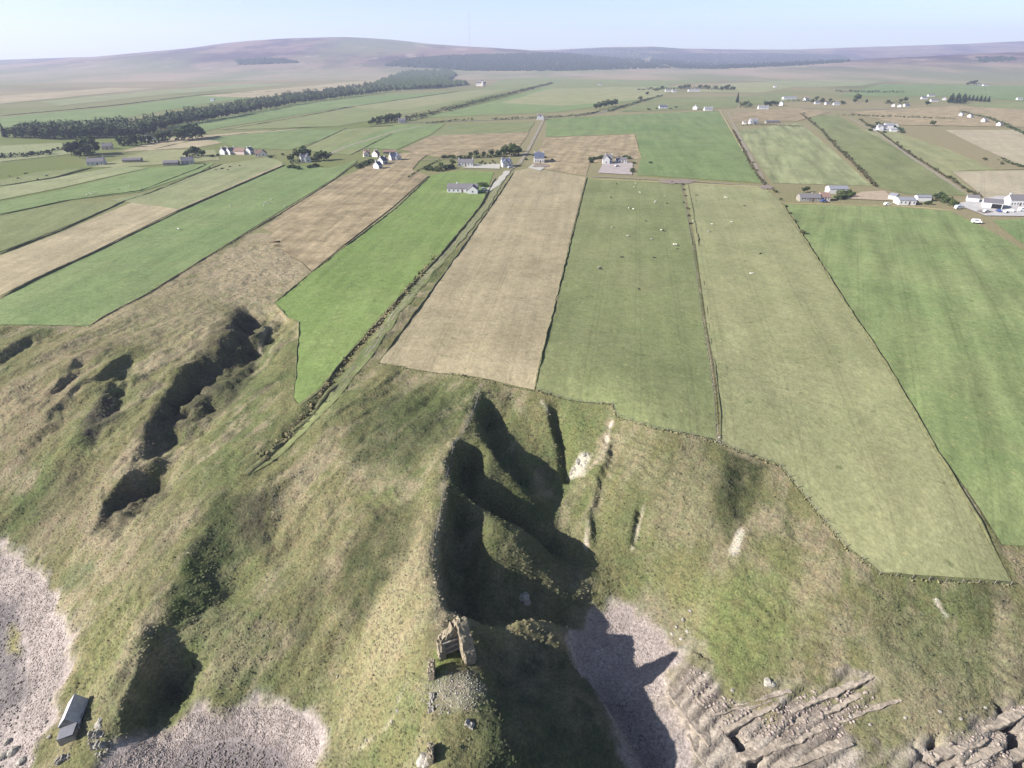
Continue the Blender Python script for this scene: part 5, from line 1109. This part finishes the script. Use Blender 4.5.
ROCKS = [rock_me('boulder', 200+i, (.55, .7, .45, .6)[i]) for i in range(4)]
for r_m in ROCKS: r_m.materials.append(PALE)
def boulders(spots, label, group, cat='boulder', name='boulder'):
    for s in spots:
        g = gpt(s[0], s[1]); o = mesh_obj(name, random.choice(ROCKS)); o.location = (g[0], g[1], g[2]+.05); k = s[2]*random.uniform(.85, 1.15); o.scale = (k, k*random.uniform(.7, 1.2), k); o.rotation_euler = (random.uniform(-.2, .2), random.uniform(-.2, .2), random.uniform(0, 6.28)); tag(o, label, cat, group if len(spots) > 1 else None)
boulders([(423,762,2.6),(420,765,1.6),(427,765,1.8),(424,757,1.4),(428,759,1.2)], 'pale fallen block in the heap at the foot of the thin wall fragment', 'fallen blocks by the wall fragment')
boulders([(732,691,.9)], 'single white stone lying on the bright green headland grass', None)
boulders([(768,683,2.2),(772,684,1.4),(766,686,1.0)], 'white block in the small outcrop at the headland edge', 'white blocks at the headland edge')
boulders([(578,462,1.8),(584,456,1.5),(574,469,1.6),(581,466,1.2),(588,454,1.0),(571,474,1.0)], 'pale rock in the bare scar above the inlet', 'pale rocks in the bare scar')
boulders([(683,620,1.1),(676,628,.9),(687,632,1.0),(681,640,.8),(672,635,.9),(690,612,.7)], 'pale stone on the slope above the pebble inlet', 'stones above the pebble inlet')
boulders([(524,598,2.4),(527,603,2.0)], 'lit rock tip rising out of the shadowed gully', 'lit rock tips in the gully')
boulders([(398,712,.7),(392,722,.6),(345,690,.5),(367,742,.6),(338,678,.6),(342,720,.5)], 'small white stone on the dry slope beside the castle', 'small white stones on the castle slope')
boulders([(985,708,.7),(940,712,.7),(905,718,.6),(960,720,.8),(870,725,.7),(850,718,.8)], 'small pale stone in the dry grass above the ledges', 'small stones above the ledges')
boulders([(719,438,1.0),(722,440,.9),(720,443,.8),(724,444,.7),(717,441,.6)], 'grey stone in the small heap at the corner of the sheep field', 'stone heap at the field corner')
WEEDM = stone_mat('weedy_rock', (.100,.086,.074), (.250,.212,.182), 1.4)
pebbles_later = [([(-25,600),(8,602),(20,618),(26,650),(22,700),(4,775),(-30,775)], 1700, 8), ([(170,780),(196,748),(240,739),(278,755),(288,785),(280,800),(180,800)], 1700, 9), ([(604,690),(640,700),(664,735),(672,790),(640,800)], 900, 10)]
# pebbles, stones and rubble: nobody could count them
ico = bmesh.new(); bmesh.ops.create_icosphere(ico, subdivisions=1, radius=.5); IV = np.array([v.co[:] for v in ico.verts]); ico.verts.ensure_lookup_table(); IF = np.array([[v.index for v in f.verts] for f in ico.faces]); ico.free()
def pebbles(name, poly, n, s0, s1, mat, seed, P=None):
    g = np.random.default_rng(seed); P = spoly(poly) if P is None else P; Vs, Fs, n0 = [], [], 0; k = 0
    while k < n:
        q = np.stack([g.uniform(P[:, 0].min(), P[:, 0].max(), 400), g.uniform(P[:, 1].min(), P[:, 1].max(), 400)], 1); ins = inside(q[:, 0], q[:, 1], P)
        for a, c in q[ins]:
            if not (-204 < a < 127 and 41 < c < 261): continue
            s = s0+(s1-s0)*g.random()**3; th = g.uniform(0, 6.28); V = IV*np.array([s, s*g.uniform(.55, .9), s*g.uniform(.35, .6)])*(1+g.normal(0, .12, IV.shape[0]))[:, None]
            ct, st_ = math.cos(th), math.sin(th); V = np.stack([V[:, 0]*ct-V[:, 1]*st_, V[:, 0]*st_+V[:, 1]*ct, V[:, 2]], 1)+np.array([a, c, hz(a, c)+s*.08])
            Vs.append(V); Fs.append(IF+n0); n0 += len(V); k += 1
            if k >= n: break
    return struct(mesh_obj(name, from_np(name, np.vstack(Vs), np.vstack(Fs)), mat), 'stuff')
PEB = stone_mat('pebble_stone', (.195,.155,.130), (.345,.285,.245), .9)
pebbles('pebbles', [(0,552),(25,562),(50,585),(66,625),(64,660),(54,700),(40,740),(30,775),(14,775),(26,700),(30,650),(22,615),(8,598),(-20,592)], 6000, .1, .42, PEB, 1)
pebbles('pebbles', [(108,764),(150,732),(190,712),(240,706),(285,706),(308,722),(320,745),(312,785),(292,785),(282,752),(240,736),(195,745),(165,778),(112,790)], 8000, .1, .36, PEB, 2)
pebbles('pebbles', [(572,640),(592,610),(622,606),(648,618),(668,640),(684,656),(668,672),(660,700),(650,768),(640,800),(620,740),(596,690)], 7000, .1, .38, PEB, 3)
pebbles('rubble', [(418,688),(445,676),(470,672),(484,690),(474,712),(440,716),(424,708)], 600, .1, .45, PALE, 4)
pebbles('rubble', [(90,732),(106,734),(114,748),(100,760),(88,752)], 200, .15, .7, PALE, 5)
pebbles('stones', [(690,660),(712,690),(760,718),(812,690),(880,690),(850,735),(800,745),(720,735),(690,700)], 900, .2, 1.0, PEB, 6)
pebbles('stones', [(925,745),(985,720),(1024,700),(1040,760),(930,775)], 500, .2, 1.0, PEB, 7)
for q_, n_, s_ in pebbles_later: pebbles('stones', q_, n_, .12, .6, WEEDM, s_)
# bedded rock slabs on the shore
LEDGE = stone_mat('ledge_rock', (.19,.155,.12), (.35,.295,.23), .9)
def ledge(pa, pc, wd, th, label, seed, drop=.0, group=None):
    a, c = gpt(*pa), gpt(*pc); g = random.Random(seed); L = math.hypot(c[0]-a[0], c[1]-a[1]); n = max(5, int(L/.7)); d = Vector((c[0]-a[0], c[1]-a[1]))/L; nn = Vector((d.y, -d.x)); bm = bmesh.new(); rows = []
    if nn.y > 0: nn = -nn                                             # broken face looks seaward
    e = 0
    for i in range(n+1):
        u = i/n; e = .6*e+g.uniform(-.35, .35); z0 = a[2]+(c[2]-a[2])*u+drop; w1 = wd*(.7+.3*math.sin(u*math.pi))+e; x_, y_ = a[0]+d.x*L*u, a[1]+d.y*L*u; row = []
        tz_ = th*(1+g.uniform(-.18, .18))
        for o_, z_ in ((-w1*.6, -.6), (-w1*.55, -.05), (0, tz_*.45+g.uniform(-.06, .06)), (w1*.5, tz_), (w1*.52+g.uniform(0, .12), tz_*.5), (w1*.48, -1.4)): row.append(bm.verts.new((x_+nn.x*o_-a[0]+g.uniform(-.08, .08), y_+nn.y*o_-a[1]+g.uniform(-.08, .08), z0+z_-a[2])))
        rows.append(row)
    for A, B in zip(rows[:-1], rows[1:]):
        for j in range(5): bm.faces.new((A[j], A[j+1], B[j+1], B[j]))
    bm.faces.new(rows[0]); bm.faces.new(rows[-1][::-1]); bmesh.ops.recalc_face_normals(bm, faces=bm.faces[:])
    o = mesh_obj('rock_ledge', bm_mesh(bm, 'rock_ledge'), LEDGE); o.location = a; return tag(o, label, 'rock ledge', group)
for i, (pa, pc, wd, th) in enumerate([((738,760),(826,725),2.34,0.32),((742,742),(806,714),1.80,0.25),((722,731),(778,703),1.44,0.22),((712,716),(772,700),1.08,0.18),((790,712),(872,676),1.26,0.20),((800,722),(860,694),1.44,0.20),((735,705),(790,690),0.90,0.12),((770,768),(850,742),1.98,0.18),((835,722),(900,700),1.08,0.12)]):
    ledge(pa, pc, wd, th, 'long bedded rock ledge on the shore below the green headland', 300+i, 0, 'bedded ledges below the green headland')
for i, (pa, pc, wd, th) in enumerate([((928,760),(985,738),1.80,0.30),((935,768),(1000,748),1.80,0.25),((985,728),(1022,712),1.26,0.22),((940,748),(985,728),1.26,0.20),((1000,762),(1040,745),1.62,0.22)]):
    ledge(pa, pc, wd, th, 'broken pale rock ledge at the corner inlet beyond the dry grass', 330+i, 0, 'broken ledges at the corner inlet')
for i, (pa, pc, wd, th) in enumerate([((672,690),(712,745),2.34,0.12),((684,676),(704,706),1.26,0.12),((690,735),(716,775),2.16,0.12)]):
    ledge(pa, pc, wd, th, 'smooth sloping rock sheet beside the pebble inlet', 350+i, 0, 'sloping rock sheets beside the inlet')
# ------------------------------------------------------------------ old fishing bothy by the shore
za = hz(*gpt(73, 716)[:2]); A_b, B_b = at(75.5, 696, za+3), at(65.5, 720, za+3); cx_, cy_ = (A_b[0]+B_b[0])/2, (A_b[1]+B_b[1])/2; Lb = math.hypot(A_b[0]-B_b[0], A_b[1]-B_b[1])
yaw_b = math.atan2(A_b[1]-B_b[1], A_b[0]-B_b[0])
o = empty('stone_cottage', (cx_, cy_, za-.2), yaw_b)
mesh_obj('wall', gable_me('wall', Lb, 3.2, 1.6, 2.0), WALL['s'], o); mesh_obj('roof', roof_me('roof', Lb, 3.2, 1.6, 2.0, .15), plain('weathered_slate', (.40,.39,.40), .5, .25, 1.5, .4), o)
c = mesh_obj('door', box_me('door', -.45, .45, -.05, .05, 0, 1.7), DOORS[1], o); c.location = (-1, -1.63, .1)  # dark panel painted as the shade of a doorway
for s in (-2.4, 1.5): c = mesh_obj('window', frame_me, None, o); c.location = (s, -1.63, 1.0); c.scale = (.6, 1, .5); mesh_obj('pane', pane_me, None, c)
an = mesh_obj('annex', box_me('annex', -1.1, 1.1, -1.4, 1.4, -.6, 1.4), WALL['s'], o); an.location = (-Lb/2-1.1, -.1, 0)
c = mesh_obj('roof', box_me('annex_roof', -1.2, 1.2, -1.5, 1.5, 0, .12), ROOF['s'], an); c.location = (0, 0, 1.6); c.rotation_euler = (R(-14), R(-3), 0)
tag(o, 'old stone cottage with weathered slate roof on the grassy shore', 'cottage')
low_wall((56,764), (74,753), .9, (.9, 1.2, .8), 'grey stone wall footing on the grass below the shore cottage', WALL['s'], 21)
low_wall((92,738), (104,735), .9, (1.0, 1.4, .9), 'white stone wall corner of the small roofless ruin by the shadow', PALE, 22)
low_wall((93,748), (108,747), .8, (.8, 1.1, .6), 'near wall of the small roofless ruin by the shadow', PALE, 23)
boulders([(98,725,1.3),(100,728,1.1),(97,732,1.0),(101,721,.9)], 'white stone at the foot of the shadowed bluff', 'white stones at the shadowed bluff')
boulders([(4,757,2.4),(14,752,2.0),(8,742,1.8),(22,762,1.6),(50,700,.9),(46,722,.9),(50,738,.8)], 'dark weathered shore boulder on the pale beach below the cottage', 'shore boulders below the cottage')
for q in list(PROTO.values()):
    for ch in list(q.children): bpy.data.objects.remove(ch)
    bpy.data.objects.remove(q)
# ------------------------------------------------------------------ the air
bm = bmesh.new(); add_box(bm, -11600, 11600, -600, 11900, -12, 560)
m = bpy.data.materials.new('haze_air'); m.use_nodes = True; t = m.node_tree; t.nodes.clear(); mo = t.nodes.new('ShaderNodeOutputMaterial'); vo = t.nodes.new('ShaderNodeVolumePrincipled')
vo.inputs['Color'].default_value = (.70, .75, 1, 1); vo.inputs['Density'].default_value = 1.05e-4; vo.inputs['Anisotropy'].default_value = .15; t.links.new(vo.outputs[0], mo.inputs['Volume'])
hz_o = struct(mesh_obj('haze', bm_mesh(bm, 'haze'), m), 'stuff')
# ------------------------------------------------------------------ light
SUN_EL, SUN_DIR = R(28.5), R(15)                 # shadows run toward +x, swung SUN_DIR toward +y
sd = Vector((math.cos(SUN_DIR)*math.cos(SUN_EL), math.sin(SUN_DIR)*math.cos(SUN_EL), -math.sin(SUN_EL)))
L = bpy.data.lights.new('sun', 'SUN'); L.energy = 5.0; L.angle = R(.53); L.color = (1.0, .965, .93)
so = bpy.data.objects.new('sun', L); link(so); so.rotation_euler = sd.to_track_quat('-Z', 'Y').to_euler(); so.location = (-200, -60, 300)
w = bpy.data.worlds.new('World'); scn.world = w; w.use_nodes = True; t = w.node_tree
bg = t.nodes['Background']; sky = t.nodes.new('ShaderNodeTexSky'); sky.sky_type = 'NISHITA'; sky.sun_disc = False
sky.sun_elevation = SUN_EL; sky.sun_rotation = math.atan2(-sd.x, -sd.y); sky.altitude = 100; sky.air_density = .7; sky.dust_density = .5; sky.ozone_density = 1.0
t.links.new(sky.outputs[0], bg.inputs[0]); bg.inputs[1].default_value = .07
vs_ = scn.view_settings; vs_.view_transform = 'Standard'; vs_.look = 'None'; vs_.exposure = 1.36; vs_.gamma = 1; vs_.use_curve_mapping = False
scn.cycles.use_denoising = True; scn.cycles.max_bounces = 6; scn.cycles.volume_bounces = 0
